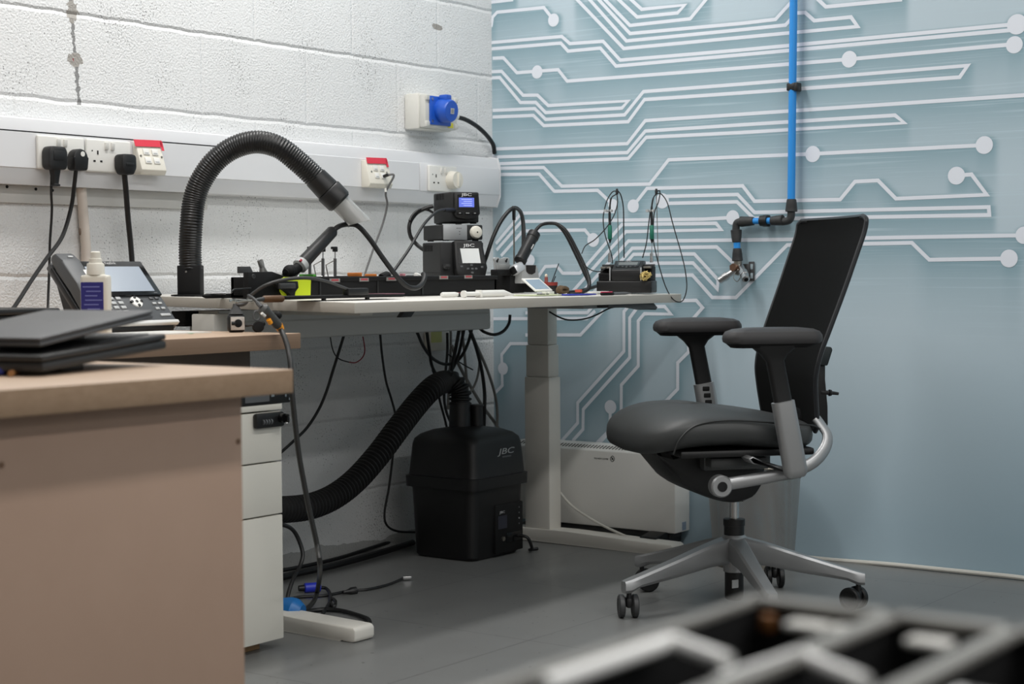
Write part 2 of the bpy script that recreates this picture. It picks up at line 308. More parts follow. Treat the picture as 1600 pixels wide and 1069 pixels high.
# ------------------------------------------------------------------ printed mural wall (plane y = 0)
TRACES = [
 [[-0.0025,1.8032],[0.0927,1.8023]],
 [[-0.0009,1.7186],[0.0048,1.7518],[0.024,1.7664],[0.219,1.7634],[0.259,1.7179]],
 [[0.0002,1.6653],[0.2914,1.6608],[0.3238,1.6343],[0.4551,1.6308],[0.5209,1.5643],[0.9682,1.5606],[1.8322,1.5614]],
 [[0.0001,1.6438],[0.2877,1.6391],[0.3164,1.61],[0.4445,1.6095],[0.5049,1.5463],[0.9681,1.5457],[1.8246,1.5461]],
 [[0.0037,1.6111],[0.0496,1.6093],[0.106,1.5544],[0.2763,1.5519],[0.3123,1.5112],[0.9681,1.5053],[1.3256,1.5036],[1.8249,1.5061]],
 [[-0.0006,1.5654],[0.0416,1.5641],[0.1318,1.4762],[0.1914,1.4728],[0.2354,1.4351],[0.5513,1.4303],[0.5272,1.4086],[0.2242,1.4124],[0.1838,1.4492],[0.1204,1.4527],[0.0338,1.5433],[-0.0007,1.5446]],
 [[0.0023,1.4332],[0.18,1.4284],[0.2241,1.3896],[0.5374,1.3859],[0.6094,1.4565],[0.9681,1.4555],[1.6901,1.457],[1.6664,1.4257],[0.9681,1.4283],[0.6127,1.4304],[0.5511,1.363],[0.2166,1.369],[0.1739,1.4058],[0.0021,1.4105]],
 [[-0.004,1.3198],[0.0089,1.3007],[0.5474,1.2923],[0.6159,1.3628],[0.9681,1.3624],[1.8528,1.3623],[1.8892,1.3628]],
 [[-0.0066,1.2891],[0.0087,1.273],[0.5473,1.2633],[0.6158,1.3293],[0.9681,1.3297],[1.4708,1.3291],[1.5003,1.3049],[0.9681,1.3058],[0.6191,1.309],[0.5507,1.2439],[0.0316,1.2492]],
 [[0.0337,1.2338],[0.2157,1.2287],[0.2886,1.1634],[0.6322,1.1584],[0.7029,1.2331],[0.9681,1.2309],[1.2074,1.2287],[1.7403,1.2289]],
 [[0.0336,1.2123],[0.1971,1.2071],[0.2557,1.1496],[0.2603,1.1473],[0.4319,1.1448],[0.4917,1.0957]],
 [[0.3496,1.7803],[0.5348,1.6008],[0.9682,1.5993],[1.3524,1.5977],[1.331,1.6277],[1.2115,1.6281],[1.1817,1.6551],[1.1519,1.6563],[1.1158,1.6234],[0.9682,1.623],[0.5452,1.6243],[0.3994,1.7753]],
 [[0.4347,1.7718],[0.559,1.6468],[0.9682,1.6423],[1.0824,1.6439],[1.1458,1.7007]],
 [[0.4592,1.7693],[0.5591,1.6728],[0.7828,1.6734],[0.843,1.731]],
 [[0.5113,1.7641],[0.5864,1.6974],[0.737,1.6963],[0.7633,1.7186],[0.6035,1.7205],[0.5594,1.7593]],
 [[1.2208,1.6932],[1.2497,1.6658],[1.4917,1.6635]],
 [[1.6583,1.1457],[1.7028,1.1476],[1.748,1.088],[1.4746,1.0855],[1.4183,1.1409],[1.3451,1.1402],[1.2978,1.0884],[1.0104,1.0918],[0.9692,1.1406],[0.6217,1.1446],[0.5693,1.0894]],
 [[0.6792,1.117],[0.9517,1.1144],[1.0104,1.0572],[1.7538,1.0531],[1.7558,1.0307],[1.1651,1.0352],[1.0081,1.0385],[0.9494,1.0916],[0.6792,1.0945]],
 [[0.0129,0.9752],[0.1223,1.078],[0.4916,1.0738],[0.4917,1.0957]],
 [[0.0155,0.9532],[0.1221,1.0497],[0.8316,1.0407],[0.9343,1.0433]],
 [[0.0345,0.9331],[0.1272,1.017],[0.3807,1.0153],[0.4135,0.9819]],
 [[0.1768,0.8449],[0.2195,0.8954],[0.2667,0.8972],[0.291,0.8726],[0.3596,0.8723],[0.5261,1.0301],[0.8752,1.0266],[0.8935,1.0062],[0.5408,1.0069],[0.3181,0.7998]],
 [[0.3566,0.7978],[0.5505,0.9761],[0.7851,0.9738],[1.1113,0.9719],[1.3824,0.9719],[1.8554,0.9716]],
 [[1.8133,0.907],[1.5777,0.9056],[1.5246,0.9555],[1.3784,0.9549],[1.1221,0.9548],[0.9455,0.7937],[0.8612,0.7933],[0.7896,0.8642],[0.6184,0.8638]],
 [[0.4076,0.8022],[0.5651,0.9524],[0.8775,0.9523],[0.941,0.8975]],
 [[0.4455,0.8128],[0.57,0.9326],[0.7967,0.9311],[0.8819,0.8497],[0.8796,0.8196],[0.792,0.9027],[0.5943,0.9033]],
 [[0.726,0.7826],[0.8034,0.7842],[0.8266,0.7608],[0.7753,0.7094],[0.7751,0.6196],[0.735,0.5838],[0.7348,0.4996],[0.6655,0.435],[0.5185,0.3192]],
 [[0.3284,0.311],[0.3698,0.3518],[0.3716,0.419],[0.5541,0.5957],[0.5545,0.7253],[0.5816,0.7569],[0.6157,0.7617],[0.6867,0.7639],[0.7107,0.7394],[0.6108,0.7399],[0.5873,0.7163],[0.5869,0.5695],[0.5217,0.5056],[0.5205,0.393],[0.4179,0.2924]],
 [[0.5473,0.7608],[0.5325,0.746],[0.532,0.6162],[0.3489,0.4397],[0.3486,0.3722],[0.279,0.304]],
 [[0.479,0.4313],[0.4755,0.3549],[0.418,0.303]],
 [[0.1361,0.7382],[0.3895,0.7412],[0.4074,0.7598]],
 [[0.1359,0.7185],[0.3869,0.722],[0.42,0.7472]],
 [[0.1355,0.6629],[0.3611,0.6667],[0.4528,0.7496]],
 [[0.1861,0.6344],[0.0721,0.6321],[0.0347,0.5938],[0.0366,0.4869],[-0.0022,0.4532]],
 [[-0.0001,0.717],[0.1733,0.719]]]
PADS = [[0.2584, 1.718, 0.0219], [0.1904, 1.5506, 0.0223], [1.8316, 1.5607, 0.0284], [1.8247, 1.5044, 0.024], [1.3257, 1.5036, 0.0246], [1.2074, 1.2281, 0.0245], [1.7398, 1.229, 0.0253], [1.6583, 1.1457, 0.0256], [0.5693, 1.0894, 0.0216], [0.4917, 1.0957, 0.0188], [0.6792, 1.1027, 0.0246], [0.9343, 1.0433, 0.0229], [0.4135, 0.9819, 0.0232], [0.156, 0.9166, 0.0206], [1.8554, 0.9716, 0.0242], [1.8133, 0.907, 0.0252], [0.479, 0.4313, 0.0228], [0.0398, 0.5454, 0.0214]]
def mural_wall():
    x1, z1, st = 4.2, 1.83, .006
    nx, nz = int(round(x1/st))+1, int(round(z1/st))+1
    gx, gz = np.meshgrid(np.arange(nx)*st, np.arange(nz)*st)          # [nz, nx]
    HW = .0056
    def segd(ax, az, bx, bz):
        dx, dz = bx-ax, bz-az; t = np.clip(((gx-ax)*dx+(gz-az)*dz)/(dx*dx+dz*dz+1e-12), 0, 1)
        return np.hypot(gx-ax-t*dx, gz-az-t*dz)
    d = np.full(gx.shape, 9.)
    for l in TRACES:
        for a, b in zip(l[:-1], l[1:]): d = np.minimum(d, segd(a[0], a[1], b[0], b[1]) - HW)
    for x, z, r in PADS: d = np.minimum(d, np.hypot(gx-x, gz-z)-r)
    mask = np.clip(.5-d/.006, 0, 1)
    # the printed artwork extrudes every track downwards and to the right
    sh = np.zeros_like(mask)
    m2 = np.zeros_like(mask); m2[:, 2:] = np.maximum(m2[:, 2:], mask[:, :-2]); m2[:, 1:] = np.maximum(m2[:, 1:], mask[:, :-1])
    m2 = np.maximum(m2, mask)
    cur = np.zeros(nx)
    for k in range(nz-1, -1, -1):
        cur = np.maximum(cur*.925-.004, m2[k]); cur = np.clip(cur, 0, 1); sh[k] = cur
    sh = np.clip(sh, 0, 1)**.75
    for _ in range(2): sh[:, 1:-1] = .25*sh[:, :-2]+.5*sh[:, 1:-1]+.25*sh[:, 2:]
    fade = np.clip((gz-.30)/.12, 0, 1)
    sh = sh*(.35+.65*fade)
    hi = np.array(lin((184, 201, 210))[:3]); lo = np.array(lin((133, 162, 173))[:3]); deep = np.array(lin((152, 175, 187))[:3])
    low = np.clip((.62-gz)/.5, 0, 1)*.7 + np.clip((gx-1.45)/.5, 0, 1)*np.clip((1.0-gz)/.4, 0, 1)*.35  # dimmer towards bottom and lower right: light falloff put into the mural colour
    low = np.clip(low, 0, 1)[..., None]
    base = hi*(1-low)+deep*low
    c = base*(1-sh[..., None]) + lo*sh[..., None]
    verts = np.stack([gx.ravel(), np.zeros(nx*nz), gz.ravel()], 1)
    idx = np.arange(nx*nz).reshape(nz, nx)
    F = np.stack([idx[:-1, :-1].ravel(), idx[:-1, 1:].ravel(), idx[1:, 1:].ravel(), idx[1:, :-1].ravel()], 1)
    nf = len(F)
    # rest of the wall
    ev = [(x1, 0, 0), (RX, 0, 0), (RX, 0, z1), (x1, 0, z1), (RX, 0, RZ), (0, 0, RZ), (0, 0, z1)]
    off = nx*nz
    vs = verts.tolist()+[list(v) for v in ev]
    fs = F.tolist()+[[off, off+1, off+2, off+3], [off+6, off+3, off+2, off+4], ]
    fs[-1] = [off+6, off+2, off+4, off+5]
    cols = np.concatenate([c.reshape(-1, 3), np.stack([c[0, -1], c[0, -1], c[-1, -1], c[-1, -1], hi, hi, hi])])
    nbase = len(fs)
    # tracks and pads: raised ink faces, a fraction of a millimetre proud of the paper
    lay = [0]
    def face(pts):
        n0 = len(vs)
        for p in pts: vs.append([p[0], -.0004-lay[0]*1e-5, p[1]])
        fs.append(list(range(n0, n0+len(pts))))
    for l in TRACES:
        lay[0] += 1
        P = [Vector((a[0], a[1])) for a in l]; n = len(P); closed = False
        Ls, Rs = [], []
        for i in range(n):
            if i == 0: t = (P[1]-P[0]).normalized(); k = 1
            elif i == n-1: t = (P[-1]-P[-2]).normalized(); k = 1
            else:
                t1 = (P[i]-P[i-1]).normalized(); t2 = (P[i+1]-P[i]).normalized(); t = (t1+t2)
                t = t.normalized() if t.length > .05 else t1
                k = 1/max(.45, t.dot(t2))
            nn = Vector((-t.y, t.x))*HW*min(k, 2.0); Ls.append(P[i]+nn); Rs.append(P[i]-nn)
        for i in range(n-1): face([Rs[i], Rs[i+1], Ls[i+1], Ls[i]])
    for x, z, r in PADS:
        lay[0] += 1
        face([(x+r*math.cos(a), z+r*math.sin(a)) for a in [2*PI*k/36 for k in range(36)]])
    me = bpy.data.meshes.new('wall_back'); me.from_pydata(vs, [], fs)
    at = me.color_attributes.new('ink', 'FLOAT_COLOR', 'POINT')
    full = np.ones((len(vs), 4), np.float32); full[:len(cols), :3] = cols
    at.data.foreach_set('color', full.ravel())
    m = bpy.data.materials.new('printed_mural'); m.use_nodes = True; nt = m.node_tree; b = nt.nodes['Principled BSDF']; L = nt.links.new
    ca = nt.nodes.new('ShaderNodeVertexColor'); ca.layer_name = 'ink'
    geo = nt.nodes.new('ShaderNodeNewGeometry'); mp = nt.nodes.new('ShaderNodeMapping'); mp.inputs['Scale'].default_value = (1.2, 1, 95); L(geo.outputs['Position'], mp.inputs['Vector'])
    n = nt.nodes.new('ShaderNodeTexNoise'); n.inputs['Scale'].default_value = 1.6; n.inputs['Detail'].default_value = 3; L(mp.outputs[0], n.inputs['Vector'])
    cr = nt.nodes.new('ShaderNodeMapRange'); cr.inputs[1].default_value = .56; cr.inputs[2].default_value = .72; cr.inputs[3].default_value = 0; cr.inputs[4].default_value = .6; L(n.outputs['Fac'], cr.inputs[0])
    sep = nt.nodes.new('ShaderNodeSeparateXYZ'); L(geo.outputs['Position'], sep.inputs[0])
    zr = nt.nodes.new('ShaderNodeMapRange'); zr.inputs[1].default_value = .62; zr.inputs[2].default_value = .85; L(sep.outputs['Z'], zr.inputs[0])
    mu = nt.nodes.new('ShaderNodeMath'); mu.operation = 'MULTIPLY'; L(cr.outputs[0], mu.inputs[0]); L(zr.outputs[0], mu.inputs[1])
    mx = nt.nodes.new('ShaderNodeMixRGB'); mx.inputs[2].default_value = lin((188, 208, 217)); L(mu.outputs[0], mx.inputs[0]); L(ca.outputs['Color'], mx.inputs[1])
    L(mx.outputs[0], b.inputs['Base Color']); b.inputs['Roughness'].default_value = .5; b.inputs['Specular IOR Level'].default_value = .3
    me.materials.append(m); me.materials.append(mat('mural_white_ink', (224, 229, 237), .5, spec=.3))
    mi = np.zeros(len(fs), np.int32); mi[nbase:] = 1; me.polygons.foreach_set('material_index', mi)
    me.validate(); me.update()
    o = bpy.data.objects.new('wall_back', me); COL.objects.link(o); struct(o)
mural_wall()

# ------------------------------------------------------------------ dado trunking and the fittings on it
t = thing('cable_trunking', 'long white plastic dado trunking running along the blockwork wall', 'trunking', (0.03, -3, 1.06))
MB().prism([(.001, 1.1), (.045, 1.1), (.058, 1.134), (.058, 1.232), (.05, 1.262), (.001, 1.271)], 'y', -6.2, -.04).build('trunking_body', TRK, t)
MB().prism([(.0575, 1.139), (.0615, 1.141), (.0615, 1.227), (.0575, 1.2285)], 'y', -6.2, -.475).bb((.0575, -.468, 1.139), (.0615, -.042, 1.2285), .001).build('trunking_lid', TRK, t)
MB().prism([(.001, 1.098), (.047, 1.098), (.062, 1.134), (.062, 1.234), (.052, 1.265), (.001, 1.274)], 'y', -.0405, -.036).build('end_cap', TRK, t)
MB().bb((.0582, -6.2, 1.2287), (.0592, -1.25, 1.2315)).build('lid_gap', BLKM, t)
b = MB().bb((.001, -6.2, 1.056), (.012, -1.35, 1.0995), .001)
lab(b.build('wall_batten', mat('batten_paint', (200, 199, 195), .55, var=.05), t), 'grey painted batten under the trunking')
for px in (11, 56, 82): q = PX(px, 291+px*.08, .0125); MB().cyl(q-Vector((.0005, 0, 0)), q+Vector((.0008, 0, 0)), .004, seg=10).build('screw_hole', BLKM, t)

def socket_plate(name, y0, y1, label, rock=True, group='double sockets on the trunking', used=(0, 1)):
    yc = (y0+y1)/2; zc = 1.181; x0 = .0618
    t = thing(name, label, 'socket', (x0, yc, zc-.043), 0, group)
    MB().box((x0+.005, yc, zc), (.010, y1-y0, .084), None, .004, 3).build('faceplate', WPL, t)
    for k in (-.010, .010): MB().box((x0+.0115, yc+k, zc+.026), (.006, .011, .019), Matrix.Translation(Vector((x0+.0115, yc+k, zc+.026))) @ Matrix.Rotation(.13, 4, 'Y') @ Matrix.Translation(-Vector((x0+.0115, yc+k, zc+.026))), .001).build('rocker_switch', WPL, t)
    for s in used:
        c = yc + (-.038 if s == 0 else .038); b = MB()
        b.box((x0+.0102, c, zc+.008), (.001, .0042, .010)); b.box((x0+.0102, c-.011, zc-.014), (.001, .007, .0045)); b.box((x0+.0102, c+.011, zc-.014), (.001, .007, .0045))
        b.cyl((x0+.0100, c-.018, zc+.012), (x0+.0106, c-.018, zc+.012), .002, seg=8); b.build('pin_slot', BLKM, t)
    return t
socket_plate('double_socket', -1.975, -1.829, 'white double socket on the trunking with two black plugs in it', used=())
socket_plate('double_socket', -1.823, -1.676, 'white double socket on the trunking with its left outlet empty and one black plug', used=(0,))
socket_plate('double_socket', -.436, -.290, 'white double socket behind the stacked black control stations, holding a round white plug', used=(0,))

def plug(c, w, h, d, label, kind, m=BLK):
    t = thing('mains_plug', label, 'plug', c, 0, 'black plugs in the left-hand sockets' if m is BLK else None); c = Vector(c)
    if kind == 'wide':
        MB().prism([(c.y-w/2, c.z+h*.28), (c.y-w*.38, c.z+h/2), (c.y+w*.38, c.z+h/2), (c.y+w/2, c.z+h*.28), (c.y+w/2, c.z-h*.32), (c.y+w*.4, c.z-h/2), (c.y-w*.4, c.z-h/2), (c.y-w/2, c.z-h*.32)], 'x', c.x, c.x+d, .006).build('plug_body', m, t)
        MB().bb((c.x+d*.96, c.y-w*.3, c.z-h*.1), (c.x+d*1.05, c.y+w*.34, c.z+h*.3), .003).build('grip', m, t)
        MB().loft([[Vector((c.x+d*.5+a*s, c.y+b_*s*1.2, c.z-h/2-q)) for a, b_ in rrect(.011, .011, .006)] for s, q in ((1, -.003), (.75, .018), (.6, .034), (.85, .036), (.85, .040), (.4, .041))]).build('strain_relief', m, t)
    elif kind == 'round':
        pts = [(c.y+w/2*math.cos(a), c.z+h*.08+w/2*math.sin(a)) for a in [PI*k/14 for k in range(15)]] + [(c.y-w/2, c.z-h*.4), (c.y-w*.4, c.z-h/2), (c.y+w*.4, c.z-h/2), (c.y+w/2, c.z-h*.4)]
        MB().prism(pts, 'x', c.x, c.x+d, .005).build('plug_body', m, t)
        lab(MB().cyl((c.x+d-.0005, c.y+.004, c.z+h*.25), (c.x+d+.0008, c.y+.004, c.z+h*.25), .0065).build('white_sticker', WPL, t), 'round white sticker')
    else:
        MB().prism([(c.y+w/2*a, c.z+h/2*b_) for a, b_ in ((-1, .75), (-.7, 1), (.7, 1), (1, .75), (1, -.35), (.6, -1), (-.6, -1), (-1, -.35))], 'x', c.x, c.x+d, .006).build('plug_body', m, t)
        MB().bb((c.x+d*.96, c.y-w*.28, c.z-.004), (c.x+d*1.04, c.y+w*.28, c.z+.004), .002).build('grip', m, t)
    return t
plug((.072, -1.938, 1.166), .057, .058, .034, 'large black plug, leftmost in the first double socket', 'wide')
plug((.072, -1.865, 1.166), .045, .056, .030, 'round-topped black plug with a white dot sticker', 'round')
plug((.072, -1.712, 1.161), .048, .054, .036, 'black plug alone in the right half of the second double socket', 'block')
t = thing('round_plug', 'round white plug in the double socket above the stacked stations', 'plug', (.072, -.325, 1.15))
MB().cyl((.072, -.322, 1.178), (.100, -.322, 1.178), .030, .027, 28).build('plug_body', WPL2, t)
MB().box((.101, -.318, 1.178), (.006, .012, .044), None, .002).build('grip', WPL2, t)

cable('mains_cable', [(81, 263, 'x', .09), (80, 300, 'x', .075), (81, 330, 'x', .06), (78, 380, 'x', .05), (77, 420, 'x', .05), (75, 475, 'x', .06), (74, 520, 'x', .12)], .0032, CBL, 'thin black cable hanging straight down from the leftmost plug')
cable('mains_cable', [(119, 262, 'x', .09), (116, 290, 'x', .075), (111, 325, 'x', .06), (97, 370, 'x', .06), (72, 405, 'x', .08), (50, 437, 'x', .1), (22, 480, 'x', .15), (5, 500, 'x', .2)], .0052, CBL, 'thicker black cable curving down to the left from the white-dotted plug')
cable('mains_cable', [(194, 268, 'x', .09), (197, 300, 'x', .075), (200, 340, 'x', .06), (204, 380, 'x', .055), (207, 420, 'x', .055), (209, 470, 'x', .06)], .0072, CBL, 'stout black cable hanging down behind the desk phone screen')

def data_outlet(y0, y1, tilt, label, px):
    yc = (y0+y1)/2; zc = 1.181; x0 = .0618; t = thing('data_outlet', label, 'socket', (x0, yc, 1.14), 0, 'data outlets with red tape')
    MB().prism([(x0, 1.139), (x0+.030, 1.139), (x0+.036, 1.151), (x0+.012+tilt, 1.222), (x0, 1.222)], 'y', y0, y1, .002).build('faceplate', WPL2, t)
    n = Vector((.071, 0, .024-tilt)).normalized(); ctr = Vector((x0+.024+tilt*.5, yc, 1.187)); M = frame(ctr, (0, 1, 0), n)
    for i, (u, v) in enumerate(((-.015, .012), (.015, .012), (-.015, -.012), (.015, -.012))):
        sh = MB().box((u, v, .001), (.021, .017, .003), M, .001).build('shutter', WPL, t)
        MB().box((u, v-.004, .0027), (.012, .003, .0006), M).build('port_gap', LGR, sh)
    for u in (-.036, .036): MB().cyl(M @ Vector((u, 0, -.001)), M @ Vector((u, 0, .0014)), .003, seg=10).build('fixing_screw', STD, t)
    tp = MB().box((0, .036, .0026), (.097, .019, .0006), M @ Matrix.Rotation(.03, 4, 'Z')).box((.0445, .0305, .0026), (.009, .026, .0006), M)
    lab(tp.build('tape_strip', RED, t), 'strip of red adhesive tape over the top edge')
    return t, M
data_outlet(-1.663, -1.577, 0., 'white data outlet taped red, between the sockets and the black hose', 0)
t, M = data_outlet(-.755, -.648, .004, 'white data outlet taped red with a grey network cable plugged in', 0)
c = M @ Vector((.016, -.014, .01))
t = thing('network_cable', 'grey network cable dropping from the red-taped outlet behind the tool tray', 'cable', c)
MB().box((.016, -.014, .010), (.011, .008, .020), M, .001).build('plug', BLK, t)
tip = M @ Vector((.016, -.014, .02))
MB().tube(spline([tip, tip+Vector((.014, .01, -.004)), PX(603, 300, .10), PX(605, 320, .09), PX(598, 350, .08), PX(585, 385, .08), PX(569, 432, .10), PX(566, 449, .12)], 8), .0033, 8).build('cord', mat('network_cord', (98, 98, 98), .5), t)
q = PX(603, 297, .101); MB().tube([q+Vector((0, 0, .006)), q-Vector((0, .001, .006))], .0042, 8).build('marker_sleeve', WPL, t)

# conduit
t = thing('conduit_pipe', 'beige painted conduit pipe running down the wall under the trunking', 'pipe', (.02, -1.8, .72))
q = PX(127, 300, .016); MB().tube([(.016, q.y, 1.10), (.016, q.y+.012, .95), (.016, q.y+.02, .05)], .013, 16).build('tube', mat('conduit_paint', (214, 204, 194), .5, var=.1, vscale=25), t)
q = PX(125, 362, .030); MB().ball(q, .006, (.4, .6, 1.6)).build('chip', mat('bare_conduit', (110, 92, 78), .7), t)

# blue industrial socket
t = thing('industrial_socket', 'grey wall box with a blue industrial power socket near the corner', 'socket', (.05, -.42, 1.34))
MB().bb((.001, -.474, 1.337), (.060, -.300, 1.451), .006).build('back_box', mat('box_grey', (214, 213, 206), .45), t)
f = MB().bb((.058, -.470, 1.341), (.085, -.304, 1.447), .006)
for y, z in ((-.46, 1.436), (-.314, 1.436), (-.46, 1.352), (-.314, 1.352)): f.bb((.060, y-.009, z-.009), (.090, y+.009, z+.009), .003)
f.build('box_cover', mat('box_grey2', (203, 203, 197), .45), t)
BLU = mat('socket_blue', (28, 84, 186), .35)
MB().bb((.084, -.452, 1.350), (.093, -.346, 1.442), .004).build('flange', BLU, t)
M = Matrix.Translation(Vector((.092, -.398, 1.398))) @ Matrix.Rotation(math.radians(96), 4, 'Y')
MB().lathe([(.036, -.004), (.038, .010), (.036, .040), (.033, .044), (.001, .046)], 28, M).build('hinged_lid', BLU, t)
MB().bb((.092, -.412, 1.424), (.126, -.384, 1.447), .005).build('hinge', BLU, t)
for y, z in ((-.443, 1.432), (-.443, 1.361)): MB().cyl((.092, y, z), (.0945, y, z), .005, seg=12).build('screw', STL, t)
lab(MB().box((0, 0, .0466), (.018, .018, .0006), M).build('rating_label', LGR, t), 'small grey square label on the lid')
b = MB()
for k in range(3): b.box((0.004-.004*k, 0, .0471), (.0016, .011, .0003), M)
b.build('label_print', GRY, t)
lab(MB().bb((.0852, -.356, 1.346), (.0862, -.328, 1.362)).build('warning_label', mat('label_yellow', (212, 205, 60), .5), t), 'yellow warning label')
MB().cyl((.052, -.302, 1.392), (.052, -.276, 1.390), .019, .017, 20).cyl((.052, -.276, 1.390), (.052, -.262, 1.389), .013, .009, 16).build('cable_gland', WPL, t)
MB().tube(spline([(.052, -.270, 1.389), (.050, -.215, 1.384), (.045, -.15, 1.368), (.038, -.09, 1.345), (.028, -.035, 1.315), (.018, -.012, 1.285)], 8), .0075, 12).build('supply_cable', CBL, t)

# ------------------------------------------------------------------ wooden desks
OAK = wood('oak_laminate', (176, 148, 122), (196, 172, 150), (14, 1.2, 14), .5)
OAKE = wood('oak_edge', (122, 98, 78), (142, 118, 98), (8, 1.5, 60), .55)
CHIP = wood('chipboard_edge', (120, 96, 72), (154, 130, 106), (10, 22, 34), .7)
PANEL = wood('wood_panel', (152, 126, 108), (168, 142, 124), (1.5, 1.2, 1.0), .55)
def worktop(t, lo, hi, m_edge):
    b = MB().bb(lo, hi, .0015); o = b.build('worktop', [OAK, m_edge], t)
    for p in o.data.polygons:
        if abs(p.normal.z) < .5: p.material_index = 1
    return o
t = thing('wooden_desk', 'wooden desk against the wall under the desk phone, butting the white desk', 'desk', (.4, -2.6, 0))
worktop(t, (.02, -4.3, .7025), (.785, -1.80, .738), OAKE)
MB().bb((.06, -2.42, 0), (.72, -2.395, .7025)).build('side_panel', PANEL, t)
MB().bb((.06, -4.25, 0), (.72, -4.225, .7025)).build('side_panel', PANEL, t)
MB().bb((.66, -4.22, .60), (.685, -1.865, .7025)).build('apron', wood('dark_apron', (84, 70, 58), (96, 80, 66)), t)
MB().bb((.06, -1.93, .30), (.085, -4.2, .7025)).build('modesty_panel', PANEL, t)
t = thing('wooden_desk', 'wooden desk in the near left foreground with dark closed laptops on it', 'desk', (1.25, -3.7, 0))
worktop(t, (.80, -4.75, .694), (1.70, -2.79, .730), CHIP)
MB().bb((1.632, -4.72, 0), (1.655, -2.856, .694), .001).build('modesty_panel', PANEL, t)
MB().bb((.84, -2.90, 0), (1.632, -2.875, .694), .001).build('side_panel', PANEL, t)
MB().bb((.84, -4.70, 0), (1.632, -4.675, .694), .001).build('side_panel', PANEL, t)
for q in (PX(372, 690, 1.655), PX(2, 727, 1.655)): MB().cyl(q-Vector((.001, 0, 0)), q+Vector((.0008, 0, 0)), .0045, seg=12).build('screw_cap', mat('screw_brown', (104, 78, 58), .6), t)

# ------------------------------------------------------------------ drawer pedestal
t = thing('drawer_pedestal', 'white metal drawer pedestal with a black combination lock under the desk', 'pedestal', (.5, -2.03, 0))
PED = mat('pedestal_white', (219, 216, 206), .45); X0, X1, Y0, Y1 = .20, .738, -2.235, -1.818
MB().bb((X0, Y0, .034), (X1-.02, Y1, .556), .002).build('body', PED, t)
MB().bb((X0-.002, Y0-.001, .5605), (X1+.002, Y1+.001, .575), .002).build('top_panel', PED, t)
zs = [.5585, PX(443, 719.7, .74).z, PX(443, 802.5, .74).z, .022]
for i in range(3):
    MB().bb((X1-.019, Y0+.001, zs[i+1]+.0018), (X1, Y1-.0005, zs[i]-.0018), .0015).build('drawer', PED, t)
for x in (X0+.05, X1-.07):
    for y in (Y0+.05, Y1-.05):
        c = MB().cyl((x, y-.009, .0165), (x, y+.009, .0165), .0165).build('caster', BLK, t)
        MB().bb((x-.010, y-.012, .016), (x+.010, y+.012, .0345), .002).build('fork', GRY, c)
MB().bb((X0+.1, Y1-.21, 0), (X1-.04, Y1-.04, .0335), .001).build('plinth', mat('plinth_wood', (150, 118, 84), .7), t)
c = PX(418, 656.5, .741); L0 = PX(396, 659, .741); L1 = PX(440, 655, .741)
lk = MB().bb((.737, L0.y+.0, c.z-.0175), (.752, L1.y+.001, c.z+.0175), .006).build('combination_lock', BLK, t)
for k in range(4): MB().cyl((.751, L0.y+.018+.0085*k, c.z-.003), (.751, L0.y+.0225+.0085*k, c.z-.003), .0062, seg=14).build('number_dial', GRY, lk)
yk = L1.y-.013; MB().cyl((.750, yk, c.z+.003), (.764, yk, c.z+.003), .011).box((.769, yk, c.z+.003), (.016, .006, .020), None, .002).build('knob', BLKG, lk)
MB().tube([(.760+.009*math.cos(a)*.4, yk+.011+.007*math.cos(a), c.z+.009*math.sin(a)) for a in [2*PI*k/18 for k in range(19)]], .0013, 6).build('key_ring', STL, lk)

t = thing('power_module', 'black electronic box lying on top of the drawer pedestal', 'electronics', (.66, -1.86, .575))
MB().bb((.50, -2.02, .5752), (.742, -1.792, .611), .002).build('case', BLK, t)
MB().bb((.7422, -1.94, .582), (.7428, -1.862, .606)).build('front_frame', GRY, t)
for px, py in ((426, 617), (446, 617), (452, 622)): q = PX(px, py+1, .7435); MB().box(q, (.002, .010 if px < 430 else .005, .006)).build('chrome_terminal', STL, t)

# ------------------------------------------------------------------ desk phone (faces the room, +x)
t = thing('desk_phone', 'dark grey desk phone with a large tilted screen', 'phone', (.34, -1.965, .738))
yr, yl, xf, xb, zf, zb = -1.832, -2.105, .412, .272, .757, .906
nrm = Vector((zb-zf, 0, xf-xb)).normalized(); O = Vector(((xf+xb)/2, (yr+yl)/2, (zf+zb)/2)); LL = math.hypot(xf-xb, zb-zf); WW = yr-yl
M = frame(O, (0, 1, 0), nrm)     # local x = along the width (+y), local y = up the slope
PHG = mat('phone_grey', (80, 82, 84), .42)
MB().box((0, 0, -.011), (WW, LL, .022), M, .004).build('body', PHG, t)
MB().prism([(xf-.02, .740), (xf-.004, .740), (xf-.004, .752), (xb+.02, zb-.03), (xb-.02, zb-.04), (xb+.03, .740)], 'y', yl+.03, yr-.012, .002).build('stand', BLK, t)
lab(MB().box((0, -LL/2+.004, .0005), (WW, .010, .012), M, .003).build('chrome_trim', mat('silver_trim', (214, 214, 212), .3), t), 'silver front trim')
sc = MB().box((.036, .044, .003), (WW*.735, LL*.55, .007), M, .002).build('screen_bezel', BLKG, t)
MB().box((.034, .0405, .0068), (WW*.62, LL*.40, .0006), M).build('display', mat('phone_display', (150, 160, 172), .22), sc)
text('Yealink', .0125, M @ Matrix.Translation((.034, .044+LL*.238, .0069)), mat('logo_grey', (190, 190, 190), .5), sc)
MB().box((.036+WW*.3, .044-LL*.245, .0066), (.010, .002, .0006), M).build('model_badge', GRY, sc)
for i in range(4):
    for j in range(3):
        MB().box((-.048+j*.022, -.018-i*.0145, .0012), (.015, .0085, .004), M, .0012).build('dial_key', LGR, t)
